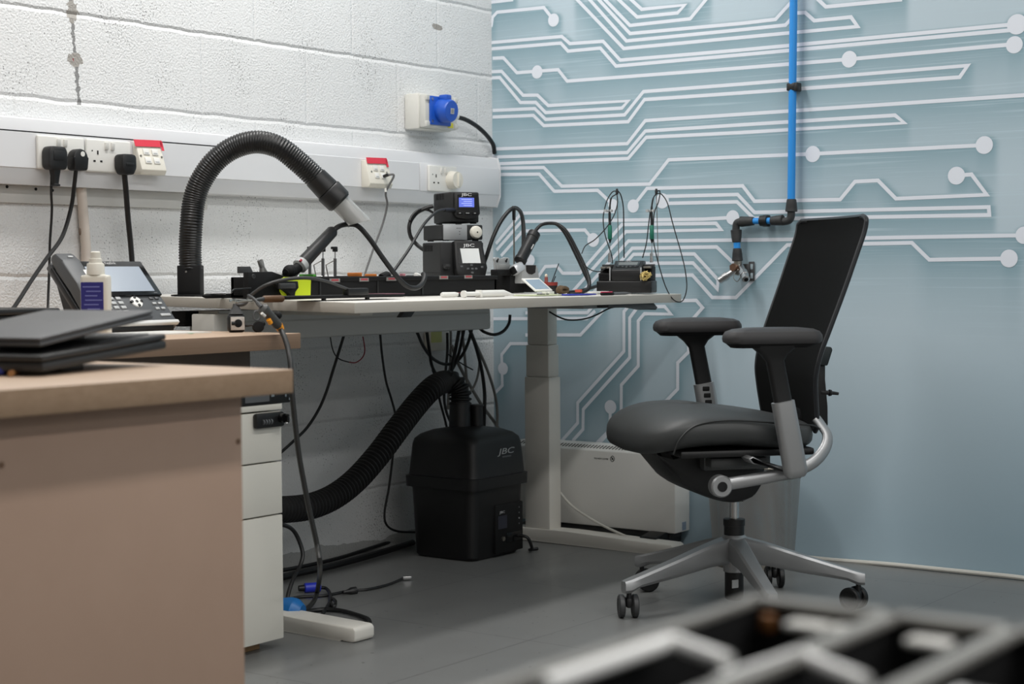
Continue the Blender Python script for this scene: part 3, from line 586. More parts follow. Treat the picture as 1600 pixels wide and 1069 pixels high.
MB().lathe([(.017, 0), (.016, .0028), (.001, .003)], 24, M @ Matrix.Translation((.046, -.030, 0))).build('navigation_ring', WPL, t)
for u, v in ((0, 0), (.0145, 0), (-.0145, 0), (0, .0125), (0, -.0125)):
    MB().lathe([(.0043, 0), (.004, .0042), (.001, .0043)], 14, M @ Matrix.Translation((.046+u, -.030+v, 0))).build('navigation_key', BLKG, t)
for i in range(3):
    for j in range(2):
        MB().box((.098+j*.018, -.020-i*.0165, .0012), (.0115, .0065, .004), M, .001).build('function_key', PHG if i == 0 else LGR, t)
MB().box((.110, -.0745, .0012), (.031, .0075, .004), M, .001).build('speaker_key', LGR, t)
hp = [(-LL/2+.02, .018), (-LL/2+.045, .034), (0, .040), (LL/2-.03, .040), (LL/2, .032), (LL/2+.006, .015), (LL/2-.004, .004), (LL/2-.035, .006), (0, .016), (-LL/2+.05, .006), (-LL/2+.022, .004)]
h = MB().prism([(a, b) for a, b in hp], 'x', -WW/2-.004, -WW/2+.050, .007, M).build('handset', PHG, t)
MB().box((-WW/2+.026, LL/2-.020, .0405), (.014, .004, .0008), M).build('maker_badge', LGR, h)
MB().prism([(-.040, 0), (.025, 0), (.030, .004), (.028, .010), (-.020, .014), (-.04, .014)], 'x', 0, .0008, 0, M @ Matrix.Translation((-WW/2+.0505, 0, .018))).build('paper_label', WPL, h)
MB().box((-WW/2+.044, .012, .0398), (.012, .055, .0012), M).box((-WW/2+.050, -.018, .0390), (.022, .012, .0012), M).build('white_sticker', WPL, h)
MB().box((-WW/2+.02, -.01, -.004), (.055, LL*.92, .014), M, .004).build('cradle', BLK, t)
MB().bb((xb-.03, yr-.02, .775), (xb+.02, yr-.008, .800), .004).build('hinge', PHG, t)
t = thing('paper_pad', 'small stack of white paper sheets under the desk phone front', 'paper', (.48, -2.0, .738))
MB().box((.50, -1.99, .7395), (.16, .21, .003), Matrix.Identity(4)).build('sheets', WPL, t)

# spray bottle
t = thing('spray_bottle', 'white bottle with a dark blue label in front of the desk phone', 'bottle', (.62, -2.262, .738))
c = Vector((.62, -2.261, .738)); Rz = Matrix.Translation(c) @ Matrix.Rotation(math.radians(-53), 4, 'Z')
MB().loft([[(u, v, z) for u, v in rrect(.018*s, .0305*s, .008*s)] for s, z in ((.9, .0005), (1, .004), (1, .130), (.97, .1345), (.9, .1365), (.6, .138))], Rz).build('bottle_body', WPL2, t)
MB().lathe([(.0195, .1375), (.0185, .160), (.0175, .162), (.0145, .163), (.0135, .172), (.0115, .173), (.0105, .186), (.008, .188)], 20, Rz).build('spray_cap', WPL2, t)
l = MB().box((.0185, -.004, .078), (.001, .048, .088), Rz).build('blue_label', mat('label_navy', (44, 44, 120), .4), t)
b = MB()
for k in range(7): b.box((.0192, -.004+(.003 if k % 2 else -.002), .112-k*.0095), (.0004, .036-(k % 3)*.005, .0026), Rz)
b.build('label_print', mat('print_lilac', (112, 116, 178), .5), l)

# laptops on the near desk
def slab(name, A, v1, v2, th, m, label, cat='laptop', group=None, lid=True):
    v1 = Vector(v1); v2 = Vector(v2); A = Vector(A); n = v1.cross(v2).normalized(); n = n if n.z > 0 else -n
    ctr = A + v1/2 + v2/2; M = frame(ctr, v1, n); t = thing(name, label, cat, ctr-n*th, 0, group)
    a, b = v1.length, v2.length; 
    MB().box((0, 0, -th*.72), (a, b, th*.56), M, .004).build('base', m, t)
    MB().box((0, 0, -th*.2), (a, b, th*.4), M, .0035).build('lid', m, t)
    return t, M
LAP = mat('laptop_grey', (72, 73, 75), .42, bump=.05); LAPD = mat('laptop_dark', (34, 34, 34), .5)
A = PD(62, 528, 2.42); B = PD(240, 484.5, 2.68); v1 = B-A
v2 = v1.cross(Vector((0, 0, 1))).normalized(); v2 = v2 if (v2.dot(CR) < 0) else -v2
t, M = slab('laptop', A, v1, v2*.21, .014, LAP, 'closed grey laptop lying on top of a thicker black one')
A2 = PD(66, 556, 2.40); B2 = PD(260, 521.5, 2.71); w1 = B2-A2; w2 = w1.cross(Vector((0, 0, 1))).normalized(); w2 = w2 if w2.dot(CR) < 0 else -w2
t2, M2 = slab('laptop', A2, w1, w2*.25, .024, LAPD, 'thick black laptop underneath, propped up at an angle')
MB().box((w1.length/2+.004, -.1, -.010), (.012, .012, .006), M2).build('cable_plug', BLK, t2)
MB().box((w1.length*.25, 0, .0008), (w1.length*.42, .20, .002), M2, .0005).build('keyboard', DGR, t2)
pf = A2 + w1*.40 + w2*.12; Mq = frame((pf.x, pf.y, .7305), w1, (0, 0, 1)); hh = pf.z-.024-.7305
MB().box((0, 0, hh/2), (.055, .16, hh-.001), Mq, .002).build('prop_foot', BLK, t2)
t = thing('power_brick', 'black power brick wedged between the two laptops', 'electronics', PD(120, 520, 2.6))
Mq = frame(A2 + w1*.55 + w2*.13 + M2.col[2].xyz*.0085, w1, M2.col[2].xyz); MB().box((0, 0, .0), (.10, .09, .011), Mq, .003).build('brick_body', BLKM, t)
t = thing('equipment_case', 'low black equipment case behind the laptops at the left edge', 'case', (.42, -2.6, .738))
MB().bb((.28, -2.80, .7385), (.60, -2.34, .792), .004).build('case_base', BLKM, t); MB().bb((.28, -2.80, .793), (.60, -2.34, .806), .004).build('case_lid', BLK, t)
t = thing('small_connector', 'small brown connector lying on the near desk edge', 'connector', PZ(20, 583, .730))
MB().cyl(PZ(17, 584, .735), PZ(26, 580, .735), .0045, seg=12).build('connector_body', mat('connector_brown', (150, 104, 60), .5), t)
t = thing('earplug', 'dark blue foam bit at the left edge of the near desk', 'earplug', PZ(2, 580, .73))
MB().ball(PZ(0, 580, .737), .0085, (1, 1, .8)).build('foam_body', mat('foam_blue', (38, 46, 120), .7), t)
tag(MB().poly([PZ(x, y, .7384) for x, y in ((284, 517), (304, 521), (299, 522), (276, 519.5))]).build('green_tape', mat('tape_green', (120, 152, 104), .6)), 'small piece of green tape stuck to the oak desk top', 'tape')

# ------------------------------------------------------------------ white sit-stand desk
t = thing('standing_desk', 'white sit-stand desk with grey cable beam and square lifting columns', 'desk', (.42, -.93, 0))
def slabz(x0, x1, y0, y1, th):
    return [[Vector((x, y, zt(x)-h)) for x, y in ((x0, y0), (x1, y0), (x1, y1), (x0, y1))] for h in (th, 0)]
b = bmesh.new(); s0, s1 = slabz(.035, .85, -1.685, -.172, .026)
A_ = [b.verts.new(v) for v in s0]; B_ = [b.verts.new(v) for v in s1]
b.faces.new(A_[::-1]); b.faces.new(B_)
for k in range(4): b.faces.new((A_[k], A_[(k+1) % 4], B_[(k+1) % 4], B_[k]))
bmesh.ops.bevel(b, geom=list(b.edges), offset=.002, segments=2, profile=.5, affect='EDGES')
o = MB()._merge(b).build('tabletop', [WDK, mat('desk_edge_shaded', (188, 183, 173), .45)], t)  # side faces get a darker laminate, their shade painted into the colour
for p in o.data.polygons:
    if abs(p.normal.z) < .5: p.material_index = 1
bm = MB().prism([(.205, .781), (.31, .781), (.31, .752), (.313, .748), (.313, .702), (.30, .698), (.30, .742), (.215, .742), (.205, .75)], 'y', -1.6, -.436, .0015).build('cable_beam', mat('beam_grey', (206, 206, 203), .5), t)
MB().bb((.235, -1.604, .7415), (.31, -1.598, .781), .001).bb((.205, -1.6035, .728), (.31, -1.599, .7815), .001).build('beam_end_plate', WMT, bm)
q0 = PY(305, 491, -1.604); q1 = PY(336, 503, -1.604)
MB().bb((q0.x, -1.6065, q1.z), (q1.x, -1.603, q0.z), .0015).build('label_holder', mat('pewter', (150, 150, 144), .35, metal=.8), bm)
def lift(yc, rot=1):
    x0, x1 = .287, .385; y0, y1 = yc-.033, yc+.033
    c = MB().bb((x0, y0, .043), (x1, y1, .537), .004).build('column', WMT, t)
    MB().bb((x0+.004, y0+.003, .5375), (x1-.004, y1-.003, .641), .004).build('lift_stage', WMT, c)
    MB().bb((x0+.008, y0+.006, .6415), (x1-.008, y1-.006, .775), .004).build('lift_stage', WMT, c)
    b = MB()
    for z in (.51, .62): b.cyl((x1-.002, yc+.015, z), (x1+.0006, yc+.015, z), .0022, seg=8)
    f = MB().prism([(.02, .006), (.035, .0), (.80, .005), (.806, .0), (.840, .0), (.846, .006), (.846, .030), (.838, .037), (.45, .044), (.06, .044), (.02, .036)], 'y', yc-.036, yc+.036, .005).build('foot', WMT, t)
    for x in (.06, .815): MB().cyl((x, yc, 0), (x, yc, .006), .016, .014).build('levelling_pad', BLK, f)
    yb_ = yc if yc > -1 else yc+.30
    MB().bb((.22, yb_-.025, .766), (.60, yb_+.025, .7815), .002).build('top_bracket', WMT, t)
lift(-.186); lift(-1.655)
q = PX(632, 496, .55)
MB().prism([(q.y-.004, .780), (q.y+.044, .780), (q.y+.018, .756), (q.y-.030, .756)], 'x', .545, .56, .002).build('cable_clip', DGR, t)
b = MB().bb((.60, -.64, .770), (.80, -.30, .7805), .002).build('control_box', GMT, t)
q = PX(990, 476, .80); MB().prism([(q.y-.20, .783), (q.y+.05, .783), (q.y+.075, .768), (q.y+.065, .760), (q.y-.02, .770), (q.y-.20, .772)], 'x', .77, .84, .003).build('control_handset', DGR, t)

# ------------------------------------------------------------------ fume hose arm at the left end of the white desk
yB = -1.62
a = PY(280, 440, yB); b_ = PY(316, 440, yB); xc = (a.x+b_.x)/2; hx = (b_.x-a.x)/2; zb0 = zt(xc)
zt0 = PY(298, 415, yB).z
t = thing('fume_hose_arm', 'black ribbed fume hose arched over the white desk with a clear nozzle', 'hose', (xc, yB, zb0))
RB = Matrix.Translation(Vector((xc, yB, 0))) @ Matrix.Rotation(YAW, 4, 'Z')
MB().bb((-.0295, -.028, zb0+.004), (.0295, .028, zt0), .002, M=RB).build('base_box', BLKM, t)
MB().cyl((-.006, -.029, zt0-.016), (-.006, -.0272, zt0-.016), .0026, seg=12, M=RB).build('screw', STL, t)
MB().bb((-.044, -.040, zb0+.0012), (.040, .036, zb0+.005), .001, M=RB).build('flange', BLKM, t)
MB().bb((xc-hx, yB-.03, .7450), (xc+hx*.25, yB+.02, .7805), .002).bb((xc-hx-.006, yB-.035, .741), (xc+hx*.3, yB+.02, .7475), .002).build('clamp', BLKM, t)
hp = [(298, 420, -1.62), (297, 390, -1.62), (299, 350, -1.62), (303, 315, -1.61), (313, 285, -1.60), (335, 253, -1.58), (365, 231, -1.55), (400, 222, -1.52), (435, 230, -1.49), (467, 254, -1.45), (497, 282, -1.41), (517, 302, -1.385)]
path = spline([PY(x, y, v) for x, y, v in hp], 26)
# even arc length
def resample(P, step):
    out = [P[0].copy()]; acc = 0.
    for i in range(1, len(P)):
        a, b_ = P[i-1], P[i]; L = (b_-a).length
        while acc + L >= step and L > 0:
            f = (step-acc)/L; a = a.lerp(b_, f); out.append(a.copy()); L = (b_-a).length; acc = 0.
        acc += L
    return out
rs = resample(path, .0017); rad = [.0288 + (.0012 if (i % 4) in (0, 1) else -.0008) for i in range(len(rs))]
MB().tube(rs, rad, 26).build('ribbed_hose', mat('hose_black', (13, 13, 14), .33), t, sharp=60)
d = (rs[-1]-rs[-12]).normalized(); e = rs[-1]
MB().tube([e-d*.055, e-d*.012, e-d*.010], [.031, .033, .031], 26).build('inner_cuff', BLK, t)
MB().tube([e-d*.010, e-d*.006, e+d*.030, e+d*.036], [.034, .0365, .0355, .031], 26).build('outer_cuff', BLK, t)
M = frame(e+d*.03, d.cross(Vector((0, 0, 1))), d)
nz = bmesh.new(); seg = 28; R_ = .0265; rows = []
nm = d.cross(d.cross(Vector((0, 0, 1)))).normalized()
for k in range(seg):
    an = 2*PI*k/seg; p = Vector((R_*math.cos(an), R_*math.sin(an), 0))
    wp = M.to_3x3() @ p; L = .078 + .022*(wp.normalized().z if wp.length else 0)
    rows.append([nz.verts.new(M @ Vector((p.x*f, p.y*f, z))) for f, z in ((1, 0), (1, L), (.92, L), (.92, 0))])
for k in range(seg):
    for j in range(3): nz.faces.new((rows[k][j], rows[(k+1) % seg][j], rows[(k+1) % seg][j+1], rows[k][j+1]))
MB()._merge(nz).build('nozzle', mat('clear_nozzle', (205, 206, 204), .22, trans=.55), t)

# ------------------------------------------------------------------ long black tool tray and what is in it
xt = .56
yL, yR = PX(415, 465, xt).y, PX(776, 452, xt).y; zt_ = zt(xt); ztop = .868
t = thing('tool_tray', 'long black tool tray running along the back half of the white desk', 'tray', (.5, (yL+yR)/2, zt_))
MB().bb((.44, yL, zt(.44)+.0005), (.555, yR, zt_+.012), .002).bb((.545, yL, zt_+.002), (.56, yR, ztop), .002).bb((.44, yL, zt_+.004), (.452, yR, ztop), .002).bb((.44, yR-.012, zt_+.004), (.56, yR, ztop), .002).bb((.44, yL, zt_+.004), (.56, yL+.012, ztop), .002).bb((.552, yL+.02, ztop-.012), (.566, yR, ztop-.001), .002).build('tray_body', BLKM, t)
q = [PX(x, y, .585) for x, y in ((388, 425), (426, 424.5), (440, 430), (470, 436), (478, 440), (478, 466), (388, 466))]
MB().prism([(p.y, max(p.z, zt(.585)+.001)) for p in q], 'x', .567, .585, .002).build('end_bracket', BLKM, t)
q = PX(396, 432, .5855); MB().lathe([(.0062, 0), (.0058, .0012), (.003, .0014), (.003, .0002), (.001, .0002)], 16, frame(q, (0, 1, 0), (1, 0, 0))).build('bolt', DGR, t)
for x0, x1, yy in ((515, 531, 438), (562, 576, 437), (604, 619, 436), (687, 700, 433.5), (726, 738, 432.5)):
    p0, p1 = PX(x0, yy, .567), PX(x1, yy, .567); c = (p0+p1)/2
    lb = MB().bb((.5655, p0.y, c.z-.005), (.5675, p1.y, c.z+.0045)).build('slot_label', mat('slot_label_grey', (138, 136, 132), .5), t)
    MB().bb((.5672, c.y-.013, c.z-.0018), (.5682, c.y+.013, c.z+.0028)).build('red_mark', mat('label_red', (176, 70, 78), .6), lb)
for x in (500, 590, 660): p = PX(x, 450, .561); MB().bb((.557, p.y-.003, zt_+.004), (.5625, p.y+.003, ztop-.012)).build('divider_rib', BLK, t)

def strip(name, x0, x1, y0, y1, xp, depth, m, label, cat='tool', group=None):
    p0, p1 = PX(x0, y1, xp), PX(x1, y0, xp); p0.y = min(PX(x0, y1, xp-depth).y, p1.y-.004)
    return tag(MB().bb((xp-depth, p0.y, p0.z), (xp, p1.y, p1.z), min(.0015, abs(p1.z-p0.z)*.3)).build(name, m), label, cat, group)
GRN = mat('tag_green', (86, 172, 64), .5); ORG = mat('tag_orange', (238, 142, 66), .5)
strip('green_card', 467, 494, 428.5, 434.5, .535, .05, GRN, 'bright green card lying in the tool tray behind the yellow sheet', 'card')
b = strip('orange_card', 546, 566, 426, 432.5, .53, .05, ORG, 'left orange card poking out of the tool tray', 'card')
strip('orange_card', 573, 589, 428, 434, .538, .04, ORG, 'right orange card poking out of the tool tray', 'card')
strip('bit_driver', 495, 518, 432, 436, .538, .02, BLK, 'black driver lying flat in the tool tray beside the green card', 'tool')
strip('bit_driver', 521, 545, 431, 435, .530, .02, DGR, 'dark driver lying flat in the tool tray left of the orange cards', 'tool')
strip('pink_eraser', 626, 634, 427.5, 432, .50, .02, mat('eraser_pink', (206, 140, 150), .6), 'small pink piece standing at the back of the tool tray', 'eraser')
strip('grey_holder', 634, 651, 430, 434.5, .532, .03, DGR, 'dark grey holder lying in the tool tray right of the arched cable', 'holder')
def pellet(p0, p1, r, m, name, label, cat):
    return tag(MB().tube(spline([p0, p0.lerp(p1, .3)+Vector((0, 0, .002)), p0.lerp(p1, .7)+Vector((0, 0, .002)), p1], 5), [r*.5]+[r]*14+[r*.5], 10).build(name, m), label, cat)
pellet(PX(613, 431, .55), PX(623, 434, .55), .0055, WPL, 'plastic_nub', 'white plastic bung lying in the tray left of the looped cable', 'nub')  # small white piece of unknown use, a plain lump stands in
pellet(PX(649, 430, .55), PX(660, 436, .55), .0075, WPL, 'white_piece', 'small white piece lying in the tray inside the cable loop', 'paper')  # another unidentified white piece, drawn as a simple lump
for i, (x, y0, y1) in enumerate(((680, 428, 433), (687, 430, 433), (713, 427, 432))):
    pass
pellet(PX(596, 435, .52), PX(606, 431, .52), .012, BLKM, 'black_knob', 'round black knob in the tray beside the right orange card', 'ball')  # meant as a round black knob

# pliers at the back left
t = thing('pliers', 'grey pliers standing jaws-up behind the left end of the tool tray', 'pliers', PX(409, 428, .5))
for a, b_, w_ in (((414, 427), (403.5, 407), 0), ((410, 427), (408.5, 405.5), 1)):
    p0, p1 = PX(*a, .5), PX(*b_, .5); MB().tube([p0-Vector((0, 0, .02)), p0, p0.lerp(p1, .6), p1], [.008, .008, .006, .0035], 8).build('jaw', mat('plier_grey', (132, 132, 130), .4, metal=.5), t)
t = thing('black_clip', 'small black clip plate sticking up at the far left of the tool tray', 'clip', PX(386, 428, .52))
p = [PX(x, y, .52) for x, y in ((374, 416.5), (390.5, 416.5), (395, 425.5), (395, 466), (391, 466), (390, 427), (374, 427))]
MB().prism([(q.y, max(q.z, zt(.52)+.0005)) for q in p], 'x', .512, .522, .001).build('clip_plate', DGR, t)

# hot air handle on its rest, with the thick arched cable
t = thing('hot_air_pencil', 'black hot air pencil resting at a slant above the tool tray, cable arching right', 'soldering tool', PX(460, 436, .52))
P = lambda x, y, v=.52: PX(x, y, v)
MB().tube([P(472, 412), P(475, 409), P(519, 362), P(521, 360)], [.0165, .0175, .0155, .012], 20).build('handle', BLK, t)
MB().tube([P(466.5, 418), P(468, 416.5), P(473, 411), P(474, 410)], [.013, .0195, .0195, .013], 20).build('white_collar', LGR, t)
MB().tube(spline([P(470, 414), P(462, 421), P(453, 424), P(446, 427)], 5), [.013]*8+[.0155]*5+[.011]*3, 16).ball(P(452, 424), .0165).build('nozzle_elbow', BLKM, t)
MB().tube([P(468.7, 408.5, .534), P(471, 406, .534)], .0032, 8).build('red_band', mat('band_red', (168, 44, 60), .5), t)
MB().prism([(P(448, 428).y, P(448, 428).z), (P(472, 421).y, P(472, 421).z), (P(478, 417).y, P(478, 417).z), (P(474, 424).y, P(474, 424).z), (P(468, 432).y, P(468, 432).z), (P(455, 436).y, P(455, 436).z)], 'x', .50, .512, .001).build('rest', mat('rest_steel', (165, 164, 160), .4, metal=.6), t)
MB().tube(spline([P(519, 362), P(530, 353.5), P(545, 350.5), P(560, 354, .54), P(578, 374, .56), P(598, 403, .58), P(620, 432, .6), P(636, 447, .61), P(650, 450, .61), P(660, 443, .60), P(663.5, 432, .59), P(661, 428, .58)], 9), .0068, 10).build('supply_cable', CBL, t)

# three spring hooks standing behind the tray
def hook(x, label, wire, hd):
    v = .47; t = thing('nozzle_hook', label, 'tool', P(x, 440, v), 0, 'hooked rods behind the tray')
    MB().tube([P(x, 432, v)-Vector((0, 0, .035)), P(x, 404, v)], .0042, 10).build('rod', mat('rod_grey', (120, 120, 120), .35, metal=.7), t)
    MB().tube([P(x, 405, v), P(x, 390, v)], .0018, 8).build('pin', STL, t)
    b = MB().box(P(x, 389.5, v), (.010, .0125, .014), None, .002)
    if hd: b.box(P(x-3, 387.5, v), (.009, .012, .007), None, .002)
    b.build('angled_head', BLK, t)
    MB().tube([P(x, 430, v), P(x+3, 434, v), P(x+4.5, 440, v)], .0016, 6).tube([P(x, 430, v), P(x-3, 434, v), P(x-4.5, 440, v)], .0016, 6).build('spring_clip', STL, t)
    if wire: MB().tube([P(x-1, 407, v), P(x-14, 414, v), P(x-14, 416, v), P(x-10, 436, v)], .0014, 6).build('bent_wire', STD, t)
hook(484, 'leftmost of three hooked rods behind the tray, its head behind the slanted black handle', False, False)
hook(504.5, 'middle of the three hooked rods behind the tool tray, with a bent wire', True, False)
hook(523.5, 'rightmost of the three hooked rods, its black head pointing left', True, True)

# yellow sheet held by a black clamp
t = thing('yellow_sheet', 'fluorescent yellow sheet standing at the front of the tool tray', 'sheet', P(470, 467, .60))
q = [P(x, y, .597) for x, y in ((438, 437), (445, 433), (486, 433), (485, 468), (444, 466), (438, 455))]
YEL = mat('hi_vis_yellow', (206, 226, 30), .55); MB().prism([(p.y, max(p.z, zt(.6)+.0005)) for p in q], 'x', .594, .597).build('sheet', YEL, t)
q = [P(x, y, .66) for x, y in ((468, 466), (484, 466), (484, 470), (468, 470))]
t = thing('black_clamp', 'black spring clamp gripping the fluorescent yellow sheet', 'clamp', P(455, 465, .61))
q = [P(x, y, .61) for x, y in ((425, 440), (433, 439), (465, 439.5), (466, 450), (460, 456), (460, 465), (454, 465), (453, 459), (446, 453), (441, 452), (436, 450), (433, 447))]
MB().prism([(p.y, p.z) for p in q], 'x', .599, .612, .0015).build('jaw', BLKM, t)
MB().bb((.6125, P(433, 450, .61).y, P(433, 451, .61).z), (.622, P(457, 450, .61).y, P(433, 443, .61).z), .002).build('grip', DGR, t)

# flat black tablet lying along the desk, with a clip
xa = .74
p0, p1 = P(448, 466, xa), P(632, 463, xa); z0 = zt(.665)
t = thing('flat_panel', 'thin black flat panel along the white desk front, maroon at its right end', 'panel', ((xa+.66)/2, (p0.y+p1.y)/2, z0))
MB().bb((.665, p0.y, z0+.005), (xa, p1.y, z0+.0125), .002).build('panel_body', BLKM, t)
lab(MB().bb((.667, p1.y-.075, z0+.0118), (xa+.0006, p1.y+.001, z0+.0142), .0005).build('maroon_end', mat('maroon', (96, 58, 70), .35), t), 'maroon glossy end')
for y in (p0.y+.14, p1.y-.13): MB().cyl((xa-.012, y, z0), (xa-.012, y, z0+.0055), .006, seg=12).build('rubber_foot', BLK, t)

# wooden handled screwdriver, tweezers, small bits at the left end
t = thing('screwdriver', 'screwdriver with a brown wooden handle lying at the left front of the white desk', 'screwdriver', P(425, 466, .74))
z0 = zt(.74)+.0085; ya, yb = P(411, 465, .74).y, P(442, 465, .74).y
MB().tube([(.74, ya, z0), (.74, ya+.004, z0), (.74, yb-.004, z0), (.74, yb, z0)], [.006, .0082, .0082, .006], 14).build('handle', wood('tool_wood', (76, 48, 20), (100, 66, 32), (30, 4, 30)), t)
MB().tube([(.74, ya-.028, z0-.002), (.74, ya+.001, z0)], [.0035, .0055], 12).build('ferrule', DGR, t)
MB().tube([(.74, ya-.085, z0-.0065), (.74, ya-.025, z0-.002)], .002, 8).build('blade', STD, t)
t = thing('tweezers', 'thin bent black tweezers lying between the hose base and the tool tray', 'tweezers', P(362, 462, .60))
MB().tube([P(392, 450.5, .60), P(365, 452.5, .60), P(362, 456, .62), P(362.5, 458, .62)], .0020, 8).build('upper_arm', BLK, t)
z0 = zt(.62)+.002; a = P(364, 460, .62); b_ = P(372, 464, .66); MB().tube([(.62, a.y, z0+.004), (.66, b_.y, z0)], .002, 8).build('lower_tip', BLK, t)
t = thing('black_pen', 'slim black pen lying next to the hose base', 'pen', P(338, 460, .40))
z0 = zt(.40)+.006; ya, yb = P(317, 458, .4).y, P(360, 460, .4).y
MB().tube([(.40, ya, z0), (.40, ya+.01, z0), (.42, yb-.01, z0), (.42, yb, z0)], [.003, .006, .006, .003], 10).build('barrel', BLKM, t)
MB().tube([(.408, ya+.02, z0+.0055), (.424, yb-.04, z0+.0055)], .002, 6).build('clip', STL, t)
t = thing('glass_slide', 'small clear glass block beside the tweezers', 'glass', P(377, 465, .68)); z0 = zt(.68)
y = P(377, 465, .68).y; MB().bb((.67, y-.03, z0+.0003), (.69, y+.03, z0+.007), .001).build('block', mat('clear_glass', (225, 232, 230), .05, trans=.9), t)

# white syringe, bottle top and card to the right of the tray
t = thing('syringe', 'white plastic syringe lying on the white desk before the control stations', 'syringe', P(765, 460, .76))
z0 = zt(.76)+.0105; ya, yb = P(722, 458, .76).y, P(802, 458, .76).y; L = yb-ya
MB().tube([(.76, ya+L*.32, z0), (.76, ya+L*.33, z0), (.76, ya+L*.8, z0), (.76, ya+L*.84, z0), (.76, ya+L*.97, z0-.004), (.76, yb, z0-.005)], [.007, .0095, .0095, .007, .003, .002], 16).build('barrel', WPL, t)
MB().box((.76, ya+L*.32, z0), (.022, .005, .020), None, .002).build('finger_flange', WPL, t)
MB().tube([(.76, ya+L*.04, z0), (.76, ya+L*.33, z0)], .006, 12).cyl((.76, ya+L*.02, z0), (.76, ya+L*.05, z0), .0095).build('plunger', WPL, t)
t = thing('flux_brush', 'dark flux pen with a white knurled cap left of the syringe', 'pen', P(705, 458, .72))
z0 = zt(.72)+.0085; ya, yb, yc_ = P(690, 455, .72).y, P(712, 456, .72).y, P(738, 458, .72).y
MB().tube([(.72, ya, z0+.0005), (.72, ya+.004, z0), (.725, yb-.01, z0), (.728, yb, z0)], [.005, .0068, .0068, .005], 14).build('knurled_cap', WPL, t)
MB().tube([(.728, yb-.002, z0-.001), (.75, yc_-.01, z0-.003), (.755, yc_, z0-.004)], [.0055, .0045, .002], 10).build('barrel', BLK, t)
MB().tube([(.728, yb-.002, z0+.004), (.748, yc_-.02, z0+.002)], .0015, 6).build('red_clip', mat('clip_red', (150, 60, 72), .5), t)

# ------------------------------------------------------------------ stack of black control stations
AN = math.radians(-29); nF = Vector((math.cos(AN), math.sin(AN), 0)); rF = Vector((-nF.y, nF.x, 0)); UP = Vector((0, 0, 1))
JT = mat('station_black', (25, 26, 27), .55, bump=.12, bscale=700)
JW = mat('logo_white', (226, 226, 226), .5)
def unit(name, label, flx, w_, d_, z0, z1, xq):
    FL = PX(flx, 420, xq); FL.z = z0; c = FL + rF*(w_/2) - nF*(d_/2)
    t = thing(name, label, 'control station', c, AN, 'stacked control stations')
    M = frame(FL + rF*(w_/2) + UP*((z1-z0)/2), rF, nF)
    # case: M local x = viewer's right, y = up, z = out of the front
    MB().box((0, 0, -d_/2), (w_, z1-z0-.006, d_), M, .004, 3).build('case', JT, t)
    for sx in (-1, 1):
        for sz in (.1, .9): MB().box((sx*w_*.36, -(z1-z0)/2+.0016, -d_*sz), (.016, .0033, .012), M).build('rubber_foot', BLKM, t)
    return t, M
# bottom
xq = .36
t, M = unit('control_station', 'bottom black station of the stack, with a white lit tilted screen', 688, .141, .142, zt(.22)+.0005, .970, xq)
for k in range(3): MB().box((-.0708, .055, -.118+.024*k), (.001, .018, .018), M).build('vent', BLKM, t)
MB().box((-.0715, -.018, -.07), (.002, .001, .13), M).build('seam', BLKM, t)
T_ = M @ Matrix.Translation((.018, .020, .016)) @ Matrix.Rotation(math.radians(-9), 4, 'X')
pn = MB().prism([(-.050, .056), (.040, .056), (.052, -.026), (.044, -.050), (.02, -.058), (-.02, -.058), (-.045, -.046), (-.050, -.030)], 'z', -.016, .010, .003, T_).build('tilted_panel', BLK, t)
MB().prism([(-.042, .050), (.034, .050), (.044, -.014), (-.042, -.014)], 'z', .0098, .0112, 0, T_).build('screen_glass', BLKG, pn)
MB().prism([(-.034, .032), (.026, .032), (.030, -.012), (-.029, -.012)], 'z', .0110, .0118, 0, T_).build('display', mat('display_white', (206, 208, 206), .3, emit=.30), pn)
text('JBC', .0125, T_ @ Matrix.Translation((-.004, .041, .0118)), JW, pn, sx=1.9, bold=.0)
for u, v in ((-.032, -.022), (.034, -.024), (0, -.018), (-.012, -.029), (.002, -.029), (.014, -.029), (.001, -.041)):
    MB().box((u, v, .0102), (.008, .0055, .003), T_, .001).build('button', LGR if False else GRY, pn)
MB().box((-.054, .0, .008), (.020, .016, .030), M, .006).build('pivot_hinge', JT, t)
b = MB().box((.0705-.008, .050, .0006), (.010, .009, .0008), M).box((.0705-.008, .038, .0006), (.012, .0012, .0008), M); b.build('side_print', GRY, t)
# middle
t, M = unit('control_station', 'middle black station of the stack, with a silver front panel and white knob', 691, .133, .150, .9715, 1.0225, .355)
lab(MB().box((-.024, 0, .0006), (.077, .046, .0016), M, .0005).build('front_panel', mat('panel_silver', (168, 170, 172), .4, metal=.4), t), 'silver front panel')
b = MB()
for u, v in ((.0, .012), (.006, .012), (-.006, .012), (.002, .002), (.002, -.006)): b.box((u-.012, v, .0016), (.003, .002, .0004), M)
b.build('panel_print', BLKM, t)
k = MB().lathe([(.0195, 0), (.0190, .006), (.016, .011), (.010, .013), (.001, .0135)], 28, M @ Matrix.Translation((.043, .0, 0))).build('knob', WPL2, t)
MB().lathe([(.0025, .0133), (.002, .0145), (.001, .0146)], 10, M @ Matrix.Translation((.043, 0, 0))).build('knob_dot', BLKM, k)
